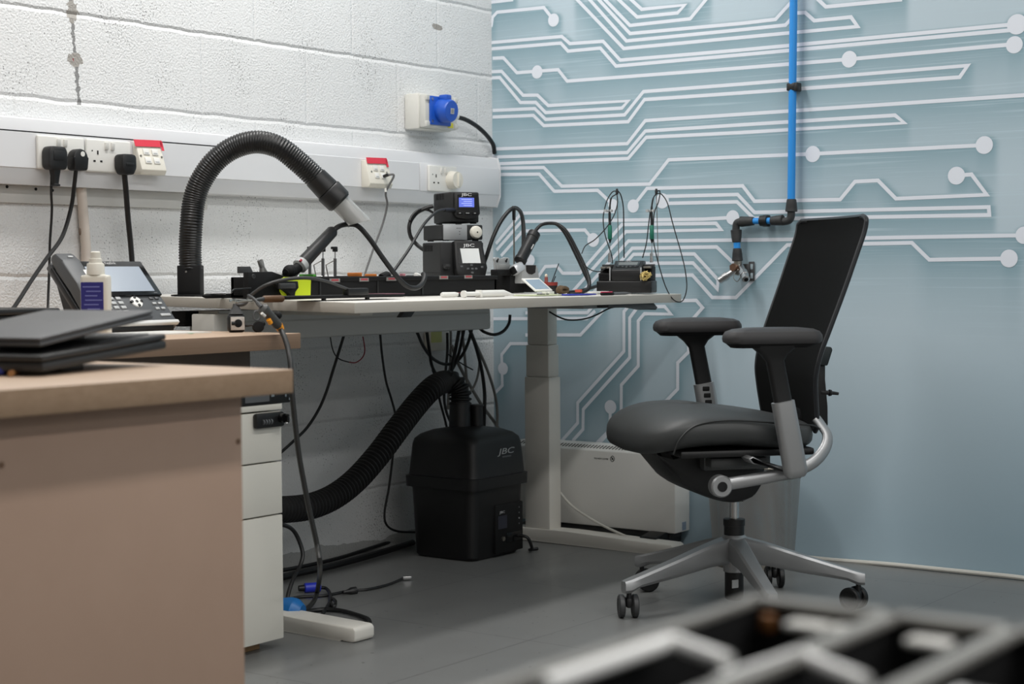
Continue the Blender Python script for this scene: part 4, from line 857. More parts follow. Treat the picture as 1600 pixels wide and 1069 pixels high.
# top
t, M = unit('control_station', 'topmost black station of the stack, with a small blue lit screen', 706, .090, .142, 1.024, 1.122, .35)
for k in range(3): MB().box((-.0453, .034, -.112+.022*k), (.001, .018, .016), M).build('vent', BLKM, t)
fa = MB().prism([(-.038, .044), (.040, .044), (.0445, -.020), (.03, -.034), (0, -.037), (-.030, -.033), (-.038, -.026)], 'z', 0, .012, .003, M).build('front_panel', BLK, t)
MB().box((.003, .014, .0122), (.066, .046, .001), M).build('screen_glass', BLKG, fa)
MB().box((-.001, .014, .0130), (.050, .028, .0008), M).build('display', mat('display_blue', (96, 112, 206), .3, emit=.55), fa)
b = MB()
for k in range(4): b.box((-.001+.004*(k % 2), .023-.006*k, .0136), (.034-.006*(k % 2), .0022, .0004), M)
b.build('screen_text', mat('display_pale', (170, 182, 240), .4, emit=.5), fa)
text('JBC', .0115, M @ Matrix.Translation((0, .037, .0130)), JW, fa, sx=1.9, bold=.0)
for i, u in enumerate((-.023, .002, .026)):
    kb = MB().box((u, -.018, .0122), (.019, .010, .003), M, .002).build('button', BLKM, fa)
    MB().box((u, -.018, .0138), (.006 if i != 1 else .011, .002, .0004), M).build('button_mark', LGR, kb)
MB().box((-.040, -.010, .003), (.012, .014, .020), M, .003).build('cable_socket', DGR, t)
Mtop = M
tip = M @ Vector((-.042, -.010, .012))
tag(MB().tube(spline([tip, PX(690, 328, .42), PX(676, 336, .44), PX(660, 354, .46), PX(640, 388, .48), PX(622, 414, .49), PX(606, 436, .50)], 8), .0042, 8).tube([tip, tip.lerp(PX(690, 328, .42), .8)], [.0075, .006], 10).build('tool_cable', CBL), 'thin black cable running from the topmost station down to the tool tray', 'cable')
cable('power_cable', [(677, 322, 'x', .24), (664, 326, 'x', .22), (650, 334, 'x', .2), (640, 350, 'x', .2), (641, 368, 'x', .2), (651, 382, 'x', .21), (664, 392, 'x', .24)], .0062, CBL, 'thick black cable bowing out to the left of the station stack')
cable('power_cable', [(676, 332, 'x', .24), (668, 328, 'x', .22), (655, 328, 'x', .21), (645, 336, 'x', .205), (640, 345, 'x', .205)], .004, CBL, 'thin black cable alongside the thick bowed one, left of the stack')

# ------------------------------------------------------------------ soldering stand with the big black handle
xs = .52
Q = lambda x, y, v=xs: PX(x, y, v)
zb_ = zt(xs)
t = thing('tool_stand', 'black tool stand with a white sleeve holder, right of the station stack', 'stand', (xs, Q(805, 450).y, zb_))
def blk(b, x0, x1, y0, y1, xf, dp, bev=.003):
    p0, p1 = PX(x0, y1, xf), PX(x1, y0, xf); p0.y = min(PX(x0, y1, xf-dp).y, p1.y-.006); return b.bb((xf-dp, p0.y, max(p0.z, zt(xf-dp)+.0005)), (xf, p1.y, p1.z), bev)
blk(blk(blk(MB(), 766, 800, 421, 431, .52, .03), 768, 820, 430, 470, .52, .07), 770, 812, 424, 436, .50, .05).build('stand_base', BLKM, t)
blk(MB(), 812, 840, 442, 470, .54, .10).build('holder_base', DGR, t)
q = [Q(x, y, .545) for x, y in ((817, 414), (838, 414), (841, 419), (844, 443), (815, 443))]
hd = MB().prism([(p.y, p.z) for p in q], 'x', .50, .545, .004).build('sleeve_holder', LGR, t)
q = [Q(x, y, .546) for x, y in ((822, 414.5), (837, 414.5), (836, 426), (831, 429), (826, 428), (822.5, 424))]
MB().prism([(p.y, p.z) for p in q], 'x', .542, .5472, 0).build('sleeve_mouth', mat('mouth_dark', (36, 30, 28), .7), hd)
pl = MB().prism([(Q(x, y, .47).y, Q(x, y, .47).z) for x, y in ((773, 421), (772.5, 408), (771, 404), (773, 402), (778, 402), (782, 405), (785, 404), (788, 402), (793, 402), (796, 404), (795, 408), (796, 421))], 'x', .466, .472, .001).build('clip_plate', mat('plate_white', (200, 202, 202), .4, metal=.3), t)
for x in (777, 791): MB().tube([Q(x-1, 409, .4725), Q(x+1.5, 404.5, .4725)], [.004, .0022], 8).build('slot', BLKM, pl)
blk(MB(), 772, 798, 413, 423, .474, .012, .002).build('plate_base', GMT, t)
t = thing('cable_rod', 'thin steel rod with a black spring top holding a cable beside the stack', 'rod', Q(803, 430, .44))
MB().tube([Q(803.5, 432, .44)-Vector((0, 0, .03)), Q(803, 342, .44)], .0026, 8).build('rod', STD, t)
MB().tube([Q(803, 344, .44), Q(803, 330, .44), Q(803, 322, .44)], [.005, .0055, .006], 12).build('spring_top', BLK, t)
cable('tool_cable', [(756, 412, 'x', .40), (761, 398, 'x', .41), (770, 372, 'x', .42), (782, 347, 'x', .43), (795, 330, 'x', .44), (805, 325, 'x', .44), (813, 331, 'x', .44), (817, 345, 'x', .44), (818, 372, 'x', .45), (817, 398, 'x', .46), (814, 420, 'x', .46)], .0062, CBL, 'thick black cable arching over the thin steel rod')
cable('tool_cable', [(801, 324, 'x', .445), (810, 328, 'x', .445), (817, 340, 'x', .445), (819.5, 365, 'x', .45), (819, 392, 'x', .455)], .0045, CGR if False else DGR, 'grey cable beside the arching black one at the steel rod')
t = thing('desoldering_gun', 'thick black desoldering handle leaning in its stand, cables arching right', 'soldering tool', Q(820, 430, .53))
a, b_ = Q(812.5, 408, .53), Q(835.5, 364, .53); d = (b_-a)
MB().tube([a-d*.03, a, a+d*.08, a+d*.12, a+d*.8, a+d*.82, a+d*.98, a+d*1.03], [.014, .019, .0195, .0178, .0175, .0195, .019, .012], 20).build('handle', BLK, t)
q = Q(808, 420, .53); M = frame(q, (0, 1, .25), (.8, -.3, .3)); lab(MB().box((0, 0, 0), (.040, .030, .032), M, .007).build('nozzle_block', mat('nozzle_silver', (206, 208, 210), .3, metal=.55), t), 'shiny steel nozzle block')
lab(MB().box((-.020, -.001, .004), (.006, .022, .026), M, .002).build('nozzle_cap', BLKM, t), 'black nozzle cap')
MB().tube([a+d*.42+Vector((.0185, 0, 0)), a+d*.58+Vector((.0185, 0, 0))], .002, 6).build('handle_print', LGR, t)
MB().tube(spline([Q(836, 362, .53), Q(845, 352, .54), Q(858, 349, .55), Q(872, 351, .57), Q(886, 363, .60), Q(902, 392, .63), Q(915, 420, .66), Q(921, 440, .68), Q(919, 452, .69), Q(910, 457, .70)], 8), .0052, 10).tube(spline([Q(834, 364, .52), Q(842, 354, .525), Q(853, 349.5, .53), Q(868, 350, .55), Q(882, 364, .58), Q(898, 395, .61), Q(912, 425, .64), Q(920, 445, .66), Q(912, 456, .68), Q(890, 461, .69)], 8), .0046, 10).build('supply_hose', CBL, t)

# small display in a white frame, circuit card, red pot
t = thing('display_module', 'small tilted display module in a white frame before the tool stand', 'display', Q(840, 456, .70))
p = [PX(822, 437.5, .66), PX(849, 436.5, .66), PX(856, 453, .70), PX(829, 454, .70)]
c = sum(p, Vector())/4; M = frame(c, p[2]-p[3], (p[2]-p[3]).cross(p[0]-p[3])); w2 = (p[2]-p[3]).length; h2 = (p[0]-p[3]).length
MB().box((0, 0, 0), (w2, h2, .004), M, .0012).build('white_frame', WPL, t); MB().box((0, 0, .0022), (w2*.80, h2*.74, .0008), M).build('display', mat('module_glass', (142, 160, 176), .15), t)
t = thing('circuit_card', 'pale green circuit card lying flat under the small display module', 'card', PX(845, 459, .745)); z0 = zt(.745)
ya, yb = PX(822, 459, .745).y, PX(870, 459, .745).y
MB().bb((.70, ya, z0+.001), (.775, yb, z0+.004), .0006).build('board', mat('card_green', (206, 214, 178), .4), t)
for k, x in enumerate((842, 846, 850, 856)): y = PX(x, 458, .77).y; MB().bb((.765, y-.003, z0+.004), (.772, y+.003, z0+.0065)).build('chip', BLKM, t)
for k, x in enumerate((852, 858, 862)): y = PX(x, 456, .74).y; MB().bb((.733, y-.006, z0+.004), (.745, y+.006, z0+.012), .001).build('terminal', WPL, t)
t = thing('flux_pot', 'small black pot with a red rim, with sticks standing in it', 'pot', PX(860, 456, .62)); z0 = zt(.62); y = PX(860, 456, .62).y; zr = PX(860, 441, .62).z
M = Matrix.Translation((.62, y, z0)); MB().lathe([(.0195, 0), (.021, .003), (.021, zr-z0-.008), (.001, zr-z0-.008)], 24, M).build('pot_body', BLK, t)
lab(MB().lathe([(.0215, zr-z0-.010), (.022, zr-z0), (.018, zr-z0), (.017, zr-z0-.006), (.001, zr-z0-.006)], 24, M).build('rim', mat('rim_red', (140, 48, 40), .5), t), 'red rim')
for name, x0, x1, y1, lb in (('thin_probe', 861, 873, 412, 'longer dark probe standing in the red-rimmed pot'), ('thin_probe', 863, 868, 432, 'shorter dark probe standing in the red-rimmed pot')):
    tag(MB().tube([PX(x0, 444, .62), PX(x1, y1, .60)], .0014, 6).build(name, BLKM), lb, 'probe', 'probes in the pot')
t = thing('round_swab', 'small round pale swab with a red base beside the pot', 'swab', PX(853.5, 440, .59)); p = PX(853.5, 431, .59)
MB().ball(p, .0058, (.6, 1, 1)).build('swab_head', mat('swab_cream', (238, 222, 200), .6), t); MB().tube([p-Vector((0, 0, .004)), (p.x, p.y, zt(.59)+.001)], [.005, .0065], 10).build('swab_base', mat('swab_red', (150, 80, 74), .6), t)
t = thing('wick_coil', 'brown coil of braided desoldering wick on the white desk', 'coil', PX(879, 458, .70)); c = PX(879, 453, .70)
for k in range(3): MB().tube([c + Vector((.004*(k-1), .018*math.cos(a)+.004*(k-1), .0088*math.sin(a)*(1-.1*k))) for a in [2*PI*i/22 for i in range(23)]], .0045, 8).build('wick_turn', mat('wick_brown', (92, 74, 52), .8, bump=.5, bscale=300), t)
strip('blue_strip', 871, 932, 458.8, 462.5, .80, .04, mat('strip_blue', (40, 52, 160), .45), 'flat royal blue strip lying near the front edge of the white desk', 'strip')
strip('red_connector', 898, 910, 452.5, 457, .72, .02, mat('conn_red', (196, 84, 66), .5), 'small red connector behind the blue strip', 'connector')
strip('white_strip', 918, 952, 455, 458.5, .76, .02, WPL, 'white plastic strip lying between the blue strip and the pen', 'strip')
t = thing('marker_pen', 'slim black and silver pen lying at the foot of the twin soldering station', 'pen', PX(963, 459, .83)); z0 = zt(.83)+.005; ya, yb = PX(940, 458, .83).y, PX(986, 458, .83).y
MB().tube([(.83, ya, z0), (.83, ya+.06, z0)], .0048, 10).build('barrel', BLKM, t); MB().tube([(.83, ya+.06, z0), (.83, yb-.03, z0), (.83, yb, z0)], [.0042, .0042, .0015], 10).build('sleeve', GRY, t)
MB().tube([(.834, ya-.01, z0+.005), (.834, ya+.05, z0+.005)], .0018, 6).build('red_clip', mat('pen_red', (190, 60, 90), .5), t)
cable('station_lead', [(888, 457, 'x', .66), (905, 455, 'x', .64), (920, 451, 'x', .62), (936, 446, 'x', .60)], .0055, CBL, 'thick black lead running along the desk into the twin soldering station')

# ------------------------------------------------------------------ twin soldering station
FRp = PX(1018, 459.5, .838); FRp.z = zt(.63)+.0005; zfr = (FRp-CAMP).dot(CF)
FLp = PD(932, 456, zfr+.035); FLp.z = FRp.z
rD = (FRp-FLp).normalized(); nD = rD.cross(Vector((0, 0, 1))); nD = nD if nD.dot(CF) < 0 else -nD
WD = (FRp-FLp).length; cD = (FLp+FRp)/2
t = thing('soldering_station', 'black twin soldering station at the far right end of the white desk', 'soldering station', cD-nD*.06)
M = frame(cD, rD, nD)          # local x right, y up, z out
s = WD/86.                     # metres per photo pixel here
MB().box((0, .0185, -.065), (WD, .037, .13), M, .004, 3).build('base_block', BLK, t)
MB().prism([(.037, 0), (.070, 0), (.098, -.075), (.098, -.125), (.037, -.125)], 'x', -.038, .050, .003, M).build('console', BLK, t)
Ms = M @ Matrix.Translation((.005, .0835, -.036)) @ Matrix.Rotation(math.radians(-69.5), 4, 'X')
sc = MB().box((.002, .006, .0005), (.070, .044, .003), Ms, .001).build('screen_panel', BLKG, t)
MB().box((.002, .010, .0022), (.058, .024, .0008), Ms).build('display', mat('lcd_grey', (112, 116, 116), .3), sc)
text('JBC', .006, Ms @ Matrix.Translation((0, .0265, .0026)), LGR, sc, sx=2.2)
for u, v in ((-.026, -.012), (.026, -.012), (0, -.010), (-.012, -.014), (.012, -.014), (0, -.019)): MB().box((u, v, .0014), (.006, .004, .002), Ms).build('button', GRY, t)
for x0, x1, tagn in ((-.078, -.042, 'left'), (.052, .080, 'right')):
    xm = (x0+x1)/2
    MB().prism([(.037, -.004), (.060, -.004), (.060, -.04), (.080, -.055), (.080, -.125), (.037, -.125)], 'x', x0, x1, .002, M).build('tool_bay', BLKM, t)
    MB().box((xm, .077, -.040), (x1-x0-.006, .006, .030), M, .001).build('metal_tray', STD, t)
    MB().box((x1-.001 if tagn == 'left' else x0-.001, .057, -.010), (.003, .040, .018), M, .001).build('guide_plate', LGR, t)
    MB().box((xm, .0835, -.095), (x1-x0, .007, .05), M, .002).build('bay_lid', DGR, t)
    MB().box((xm, .048, -.0035), (x1-x0-.012, .018, .002), M).build('bay_mouth', BLKG, t)
t_st = t
wool = thing('brass_wool', 'ball of golden brass wool in the right bay of the twin soldering station', 'brass wool', M @ Vector((.066, .045, .004)))
BR = mat('brass', (222, 200, 132), .35, metal=.7)
rg = random.Random(3); b = MB(); cw = M @ Vector((.066, .052, .007))
for k in range(40):
    a = rg.random()*2*PI; z = rg.uniform(-1, 1); o = Vector((math.cos(a)*math.sqrt(1-z*z), math.sin(a)*math.sqrt(1-z*z), z)).normalized(); u = o.orthogonal().normalized(); v_ = o.cross(u); r0 = rg.uniform(.008, .017)
    pts = [cw + o*rg.uniform(-.006, .010) + u*r0*math.cos(q)*1.1 + v_*r0*math.sin(q)*.8 for q in [0, .6, 1.2, 1.9, 2.5]]
    b.tube(pts, .0007, 4)
b.build('wool_strands', BR, wool)
def iron(xp, xs_, label, lt, hl):
    d = zfr+.07
    H = lambda x, y, k=0.: PD(x, y, d+k)
    t = thing('soldering_iron', label, 'soldering iron', H(xp, 412), 0, 'green soldering irons')
    MB().tube([H(xp, 410), H(xp, 396)], [.0052, .0048], 12).build('tip_sleeve', STL, t)
    MB().tube([H(xp+.5, 397), H(xp+.5, 391), H(xp+.8, 379)], [.003, .0012, .001], 8).build('tip', STL, t)
    MB().tube([H(xp+.6, 380), H(xp+.6, 374)], [.0016, .0056], 12).build('nose', BLK, t)
    lab(MB().tube([H(xp+.6, 374), H(xp+.6, 373), H(xp+.4, 353), H(xp+.4, 352)], [.0055, .0068, .0064, .0050], 14).build('grip', mat('grip_green', (24, 110, 88), .5), t), 'green rubber grip')
    MB().tube([H(xp+.4, 352), H(xp, 333)], [.0042, .0040], 12).build('neck', BLK, t)
    MB().tube(spline([H(xp, 334), H(xp+.5, 322), H(xp+3, 309), H(xs_, 303)], 6), [.0034]*6+[.0026]*6+[.0018]*7, 8).build('strain_relief', BLK, t)
    MB().tube(spline([H(*q) for q in lt], 8), .0017, 6).build('cord', CBL, t)
    h = thing('iron_holder', hl, 'holder', H(xs_, 410), 0, 'iron holders')
    MB().tube([H(xs_+3, 412, .03), H(xs_+1, 330, .02), H(xs_, 300)], .0013, 6).build('support_wire', STD, h)
    MB().tube([H(xs_, 304), H(xs_, 299), H(xs_, 295)], [.004, .0045, .003], 10).build('top_clip', BLK, h)
    MB().box(H(xp-1, 329.5, .004), (.024, .010, .008), None, .002).cyl(H(xp-6.5, 331.5, -.004), H(xp-6.5, 327.5, -.004), .005).build('clamp', LGR, h)
iron(952.5, 964, 'left soldering iron with a green grip, hanging over the twin station', [(964, 299), (957, 300), (949, 312), (944, 330), (942.5, 345), (945, 365), (951, 385), (956, 400), (957, 412)], 'left wire holder rising from the twin soldering station')
iron(1018, 1025.5, 'right soldering iron with a green grip, hanging over the twin station', [(1025, 300), (1031, 299), (1029, 315), (1022, 335), (1021, 372), (1024, 392), (1031, 420), (1040, 448), (1050, 466), (1060, 472), (1068, 468), (1073, 450), (1071, 425), (1065, 398), (1057, 370), (1050, 345), (1043, 318), (1034, 304), (1026, 302)], 'right wire holder rising from the twin soldering station')
MB().tube(spline(pp([(965, 298, 'd', zfr+.07), (970, 305, 'd', zfr+.07), (974, 325, 'd', zfr+.08), (974.5, 360, 'd', zfr+.09), (975, 403, 'd', zfr+.11)]), 8), .0019, 6).build('cord', CBL, t_st)
MB().tube(spline(pp([(963, 300, 'd', zfr+.07), (965, 315, 'd', zfr+.065), (960, 335, 'd', zfr+.06), (948, 355, 'd', zfr+.03), (930, 374, 'd', zfr), (915, 384, 'd', zfr-.05), (909, 396, 'd', zfr-.1)]), 8), .0017, 6).build('cord', CBL, t_st)
MB().tube(spline(pp([(1016, 330, 'd', zfr+.08), (1013, 355, 'd', zfr+.09), (1010, 380, 'd', zfr+.1), (1004, 403, 'd', zfr+.11)]), 8), .0019, 6).build('cord', CBL, t_st)
MB().tube(spline(pp([(911, 412, 'd', zfr-.06), (920, 420, 'd', zfr-.03), (930, 424, 'd', zfr-.02), (938, 424, 'd', zfr-.012), (948, 418, 'd', zfr-.012)]), 8), .0017, 6).build('cord', CBL, t_st)

# ------------------------------------------------------------------ connectors hanging over the desk ends
t = thing('inline_socket', 'black cable socket with a pale face standing on the oak desk', 'connector', PX(370, 517, .62))
c = PX(370, 503, .62); M = frame(c, (.55, .83, 0), (.83, -.55, .08))
s = .0015
MB().box((0, -.003, -.008), (.042, .044, .026), M, .010, 3).build('housing', BLK, t)
lab(MB().box((.001, -.004, .0055), (.033, .031, .002), M, .001, 2).build('face_plate', mat('face_silver', (190, 184, 178), .4), t), 'pale face plate')
MB().lathe([(.0095, .0062), (.0095, .0072), (.001, .0073)], 20, M @ Matrix.Translation((.002, -.004, 0))).box((-.009, -.004, .0066), (.010, .009, .0014), M, .001).build('socket_mouth', BLKG, t)
MB().loft([[M @ Vector((u*k, y, v*k-.008)) for u, v in rrect(.017, .012, .006)] for y, k in ((.018, 1), (.027, .72), (.037, .42), (.043, .36))]).build('strain_relief', DGR, t)
MB().tube(spline([M @ Vector((0, .041, -.008)), PX(382, 475, .63), PX(393, 461, .64), PX(415, 446, .67), PX(445, 437, .70), PX(480, 434.5, .72), PX(510, 440, .73), PX(535, 449, .735), PX(550, 455, .735)], 9), .0042, 10).build('lead', mat('lead_grey', (58, 58, 58), .4), t)
q = PX(556, 456, .735); MB().box(q, (.02, .075, .018), Matrix.Identity(4), .003).build('lead_clip', BLK, t)
cp = MB().tube([M @ Vector((.020, -.010, 0)), M @ Vector((.034, -.008, .004)), M @ Vector((.040, -.010, .004))], .003, 8).build('cap_tether', BLK, t)
MB().lathe([(.0125, -.010), (.0135, 0), (.0125, .010), (.001, .011)], 20, M @ Matrix.Translation((.050, -.013, .002))).ball(M @ Vector((.062, -.006, 0)), .006).build('dust_cap', BLKM, t)
MB().tube([M @ Vector((.048+.008*math.cos(a), .014+.011*math.sin(a), 0)) for a in [2*PI*k/16 for k in range(17)]], .0022, 6).build('cap_ring', GRY, t)
t = thing('inline_switch', 'dark grey inline switch with orange parts hanging over the white desk edge', 'switch', PX(426, 492, .80))
V = lambda x, y, v=.80: PX(x, y, v)
MB().tube(spline([V(388, 462, .74), V(395, 466, .76), V(403, 474, .78), V(409, 481)], 5), [.0036]*10+[.0055]*6, 10).build('upper_lead', DGR, t)
MB().tube([V(408.5, 480), V(410.5, 481.5), V(414, 486), V(416, 488), V(433, 507), V(436, 510)], [.006, .0125, .0135, .012, .0118, .009], 16).build('switch_body', mat('switch_grey', (74, 74, 72), .45), t)
MB().ball(V(434, 493, .79), .0095).build('side_knob', BLKM, t)
b = MB(); b.tube([V(409, 489.5, .812), V(414, 494, .812)], .0035, 8); lab(b.build('white_tab', WPL, t), 'white tab')
b = MB(); b.tube([V(419.5, 499.5, .812), V(423, 505.5, .812)], .0055, 10); lab(b.build('orange_button', mat('orange', (244, 158, 30), .45), t), 'orange button')
lab(MB().tube([V(434.5, 508), V(439, 515.5)], [.0105, .0085], 8).build('orange_collar', mat('orange', (244, 158, 30), .45), t), 'orange collar')
MB().tube(spline([V(437, 513), V(444, 526, .82), V(450, 545, .84), V(454, 570, .86), V(456, 610, .87), V(461, 660, .87), V(467, 710, .87), V(475, 755, .87), V(484, 800, .87), V(495, 850, .87), V(500, 885, .87), PZ(497, 918, .05), PZ(490, 940, .014), PZ(474, 955, .008), PZ(455, 962, .008), PZ(430, 966, .008)], 8), .0062, 12).build('lower_lead', mat('lead_dark', (44, 44, 43), .45), t)

# ------------------------------------------------------------------ fume extractor under the desk
t = thing('fume_extractor', 'black fume extractor box on the floor under the white desk', 'extractor', (.285, -.525, 0))
ABS_EXT = t
EXT = mat('extractor_black', (17, 17, 18), .5, bump=.15, bscale=500)
c = (.285, -.525)
def sec(hx, hy, z, r=.03): return [Vector((c[0]+u, c[1]+v, z)) for u, v in rrect(hx, hy, r, 5)]
MB().loft([sec(.112, .120, .002), sec(.118, .126, .010), sec(.127, .134, .226), sec(.127, .134, .236)]).build('lower_body', EXT, t)
MB().loft([sec(.128, .135, .217), sec(.140, .147, .219), sec(.141, .148, .252), sec(.132, .139, .255)]).build('rim_band', EXT, t)
MB().loft([sec(.134, .141, .2545), sec(.133, .140, .262), sec(.126, .132, .350), sec(.122, .128, .366, .032), sec(.110, .116, .379, .035), sec(.085, .09, .391, .04), sec(.05, .055, .397, .035), sec(.02, .02, .399, .015)]).build('domed_lid', EXT, t)
q = PX(790, 705, .413); M = frame((c[0]+.1285, q.y, q.z), (0, 1, 0), (1, 0, .085))
text('JBC', .025, M @ Matrix.Translation((0, 0, .001)), mat('logo_dim', (176, 178, 178), .5), t, sx=2.1, shear=.25, bold=.0)
MB().box((.002, -.016, .0008), (.046, .005, .0006), M).build('model_line', GRY, t)
ya, yb = PX(773, 820, .41).y, PX(816, 820, .41).y; z1, z0 = PX(795, 786, .41).z, PX(795, 862, .41).z
pn = MB().bb((c[0]+.105, ya, z0), (c[0]+.1285, yb, z1), .004).build('control_panel', BLKM, t)
xf = c[0]+.1287
MB().bb((xf-.001, ya+.012, z1-.075), (xf+.001, ya+.058, z1-.035)).build('display', mat('dark_lcd', (40, 42, 54), .3), pn)
text('JBC', .010, frame((xf+.0008, ya+.034, z1-.024), (0, 1, 0), (1, 0, 0)), LGR, pn, sx=1.8)
for k in range(4): MB().cyl((xf-.001, yb-.022, z1-.018-.017*k), (xf+.001, yb-.022, z1-.018-.017*k), .0025, seg=10).build('indicator', LGR if k == 2 else GRY, pn)
MB().cyl((xf-.001, ya+.036, z0+.045), (xf+.005, ya+.036, z0+.045), .007, seg=14).build('jack', STD, pn)
MB().bb((xf-.001, ya+.055, z0+.030), (xf+.002, yb-.012, z0+.060), .001).build('power_inlet', BLKG, pn)
MB().tube(spline([(xf, yb-.03, z0+.045), (xf+.03, yb-.02, z0+.04), (xf+.035, yb-.002, .015), (xf+.01, yb+.02, .006), (xf+.02, yb+.05, .006)], 6), .005, 8).build('power_cord', CBL, t)
q1 = hit(719, 658, Vector((0, 0, 1)), .385); q1 = PD(719, 660, (Vector((c[0]-.02, c[1], .39))-CAMP).dot(CF)); 
ot = MB().tube([(q1.x, q1.y, .375), (q1.x, q1.y, PD(719, 628, (q1-CAMP).dot(CF)).z)], [.036, .033], 24).build('hose_outlet', BLK, t)
q2 = PD(745, 660, (Vector((c[0], c[1]+.03, .39))-CAMP).dot(CF)); z2 = PD(745, 632, (q2-CAMP).dot(CF)).z
MB().tube([(q2.x, q2.y, .378), (q2.x, q2.y, z2-.006), (q2.x, q2.y, z2-.005), (q2.x, q2.y, z2)], [.0195, .0195, .0225, .0225], 20).build('capped_outlet', BLK, t)
dz = (q1-CAMP).dot(CF)
hp = [PD(719, 632, dz), PD(718, 612, dz), PD(709, 599, dz), PD(694, 597, dz), PX(676, 606, .27), PX(652, 631, .28), PX(620, 672, .30), PX(590, 712, .31), PX(556, 750, .32), PX(522, 776, .33), PX(486, 791, .34), PX(450, 796, .35), PX(415, 796, .36), PX(380, 796, .36)]
rs = resample(spline(hp, 22), .0038); rad = [.0312 + (.0052, .0052, -.003, -.003)[i % 4] for i in range(len(rs))]
MB().tube(rs, rad, 22).build('corrugated_hose', mat('hose_matt', (15, 15, 16), .6), ABS_EXT, sharp=30)

# ------------------------------------------------------------------ heater
t = thing('convector_heater', 'white convector heater standing against the blue mural on black feet', 'heater', (.48, -.055, 0))
HT = mat('heater_white', (232, 231, 226), .4)
MB().prism([(-.1, .05), (-.1, .296), (-.094, .300), (-.072, .313), (-.008, .313), (-.008, .05)], 'x', .16, .783, .003).build('casing', HT, t)
b = MB(); M = frame((0, -.083, .3068), (1, 0, 0), (0, -.5, .86))
for k in range(48): b.box((.18+.0122*k, 0, .0002), (.0050, .017, .0006), M @ Matrix.Translation((.18+.0122*k, 0, 0)) @ Matrix(((1, .35, 0, 0), (0, 1, 0, 0), (0, 0, 1, 0), (0, 0, 0, 1))) @ Matrix.Translation((-.18-.0122*k, 0, 0)))
b.build('top_grille', mat('slot_dark', (52, 52, 50), .7), t)
q = PY(941, 717, -.1003); M = frame(q, (1, 0, 0), (0, -1, 0))
text('DO NOT COVER', .0072, M @ Matrix.Translation((-.004, 0, 0)), BLKM, t, sx=1.0)
q = PY(957, 717, -.1003); M = frame(q, (1, 0, 0), (0, -1, 0)); b = MB()
b.tube([M @ Vector((.0072*math.cos(a), .0088*math.sin(a), 0)) for a in [2*PI*k/24 for k in range(25)]], .0009, 6).tube([M @ Vector((-.005, .006, 0)), M @ Vector((.005, -.006, 0))], .0009, 6).box((0, 0, 0), (.004, .007, .0006), M)
b.build('warning_symbol', BLKM, t)
q = PX(1069, 822, .7835); MB().bb((.783, q.y-.012, q.z-.013), (.7838, q.y+.012, q.z+.013)).build('rating_label', mat('label_bluegrey', (136, 150, 168), .5), t)
for x in (.25, .72):
    f = MB().prism([(-.185, .016), (-.17, .045), (-.11, .052), (-.03, .052), (-.012, .03), (-.012, .012), (-.18, .010)], 'x', x-.025, x+.035, .004).build('foot', BLK, t)
    for y in (-.165, -.03): MB().cyl((x-.02, y, .0125), (x+.03, y, .0125), .0125, seg=16).build('caster', DGR, f)
MB().bb((.20, -.09, .030), (.76, -.02, .052), .003).build('underside_tray', DGR, t)
MB().tube(spline(pp([(862, 752, 'y', -.13), (876, 771, 'y', -.135), (893, 790, 'y', -.14), (915, 806, 'y', -.15), (945, 823, 'y', -.16), (985, 841, 'y', -.17), (1013, 852, 'y', -.16), (1035, 858, 'y', -.13)]), 8), .0042, 8).build('power_lead', mat('lead_white', (200, 198, 190), .5), t)

# ------------------------------------------------------------------ mesh bin
def mesh_mat():
    m = bpy.data.materials.new('wire_mesh'); m.use_nodes = True; nt = m.node_tree; b = nt.nodes['Principled BSDF']; L = nt.links.new
    b.inputs['Base Color'].default_value = lin((160, 160, 158)); b.inputs['Metallic'].default_value = .7; b.inputs['Roughness'].default_value = .45
    tc = nt.nodes.new('ShaderNodeTexCoord'); sp = nt.nodes.new('ShaderNodeSeparateXYZ'); L(tc.outputs['Object'], sp.inputs[0])
    def M_(op, a, b_=None):
        n = nt.nodes.new('ShaderNodeMath'); n.operation = op
        for i, v in enumerate((a, b_)):
            if v is None: continue
            if isinstance(v, (int, float)): n.inputs[i].default_value = v
            else: L(v, n.inputs[i])
        return n.outputs[0]
    an = M_('ARCTAN2', sp.outputs['Y'], sp.outputs['X'])
    u = M_('MULTIPLY', an, .135/.0062); v = M_('DIVIDE', sp.outputs['Z'], .0062)
    s1 = M_('GREATER_THAN', M_('ABSOLUTE', M_('SUBTRACT', M_('FRACT', M_('ADD', u, v)), .5)), .29)
    s2 = M_('GREATER_THAN', M_('ABSOLUTE', M_('SUBTRACT', M_('FRACT', M_('SUBTRACT', u, v)), .5)), .29)
    L(M_('MAXIMUM', s1, s2), b.inputs['Alpha']); return m
t = thing('waste_bin', 'round silver wire-mesh waste bin behind the office chair', 'bin', (1.108, -.19, 0))
M = Matrix.Translation((1.108, -.19, 0)); seg = 40; b = bmesh.new(); rings = []
for r, z in ((.119, .012), (.139, .268)): rings.append([b.verts.new((r*math.cos(2*PI*k/seg), r*math.sin(2*PI*k/seg), z)) for k in range(seg)])
for k in range(seg): b.faces.new((rings[0][k], rings[0][(k+1) % seg], rings[1][(k+1) % seg], rings[1][k]))
o = MB()._merge(b, M).build('mesh_wall', mesh_mat(), t)
ring = lambda r, z, rr: MB().tube([(1.108+r*math.cos(a), -.19+r*math.sin(a), z) for a in [2*PI*k/40 for k in range(41)]], rr, 8)
ring(.1395, .270, .0045).build('top_rim', STD, t); MB().lathe([(.119, 0), (.121, .002), (.121, .014), (.117, .014), (.115, .006), (.001, .006)], 40, M).build('base', STD, t)

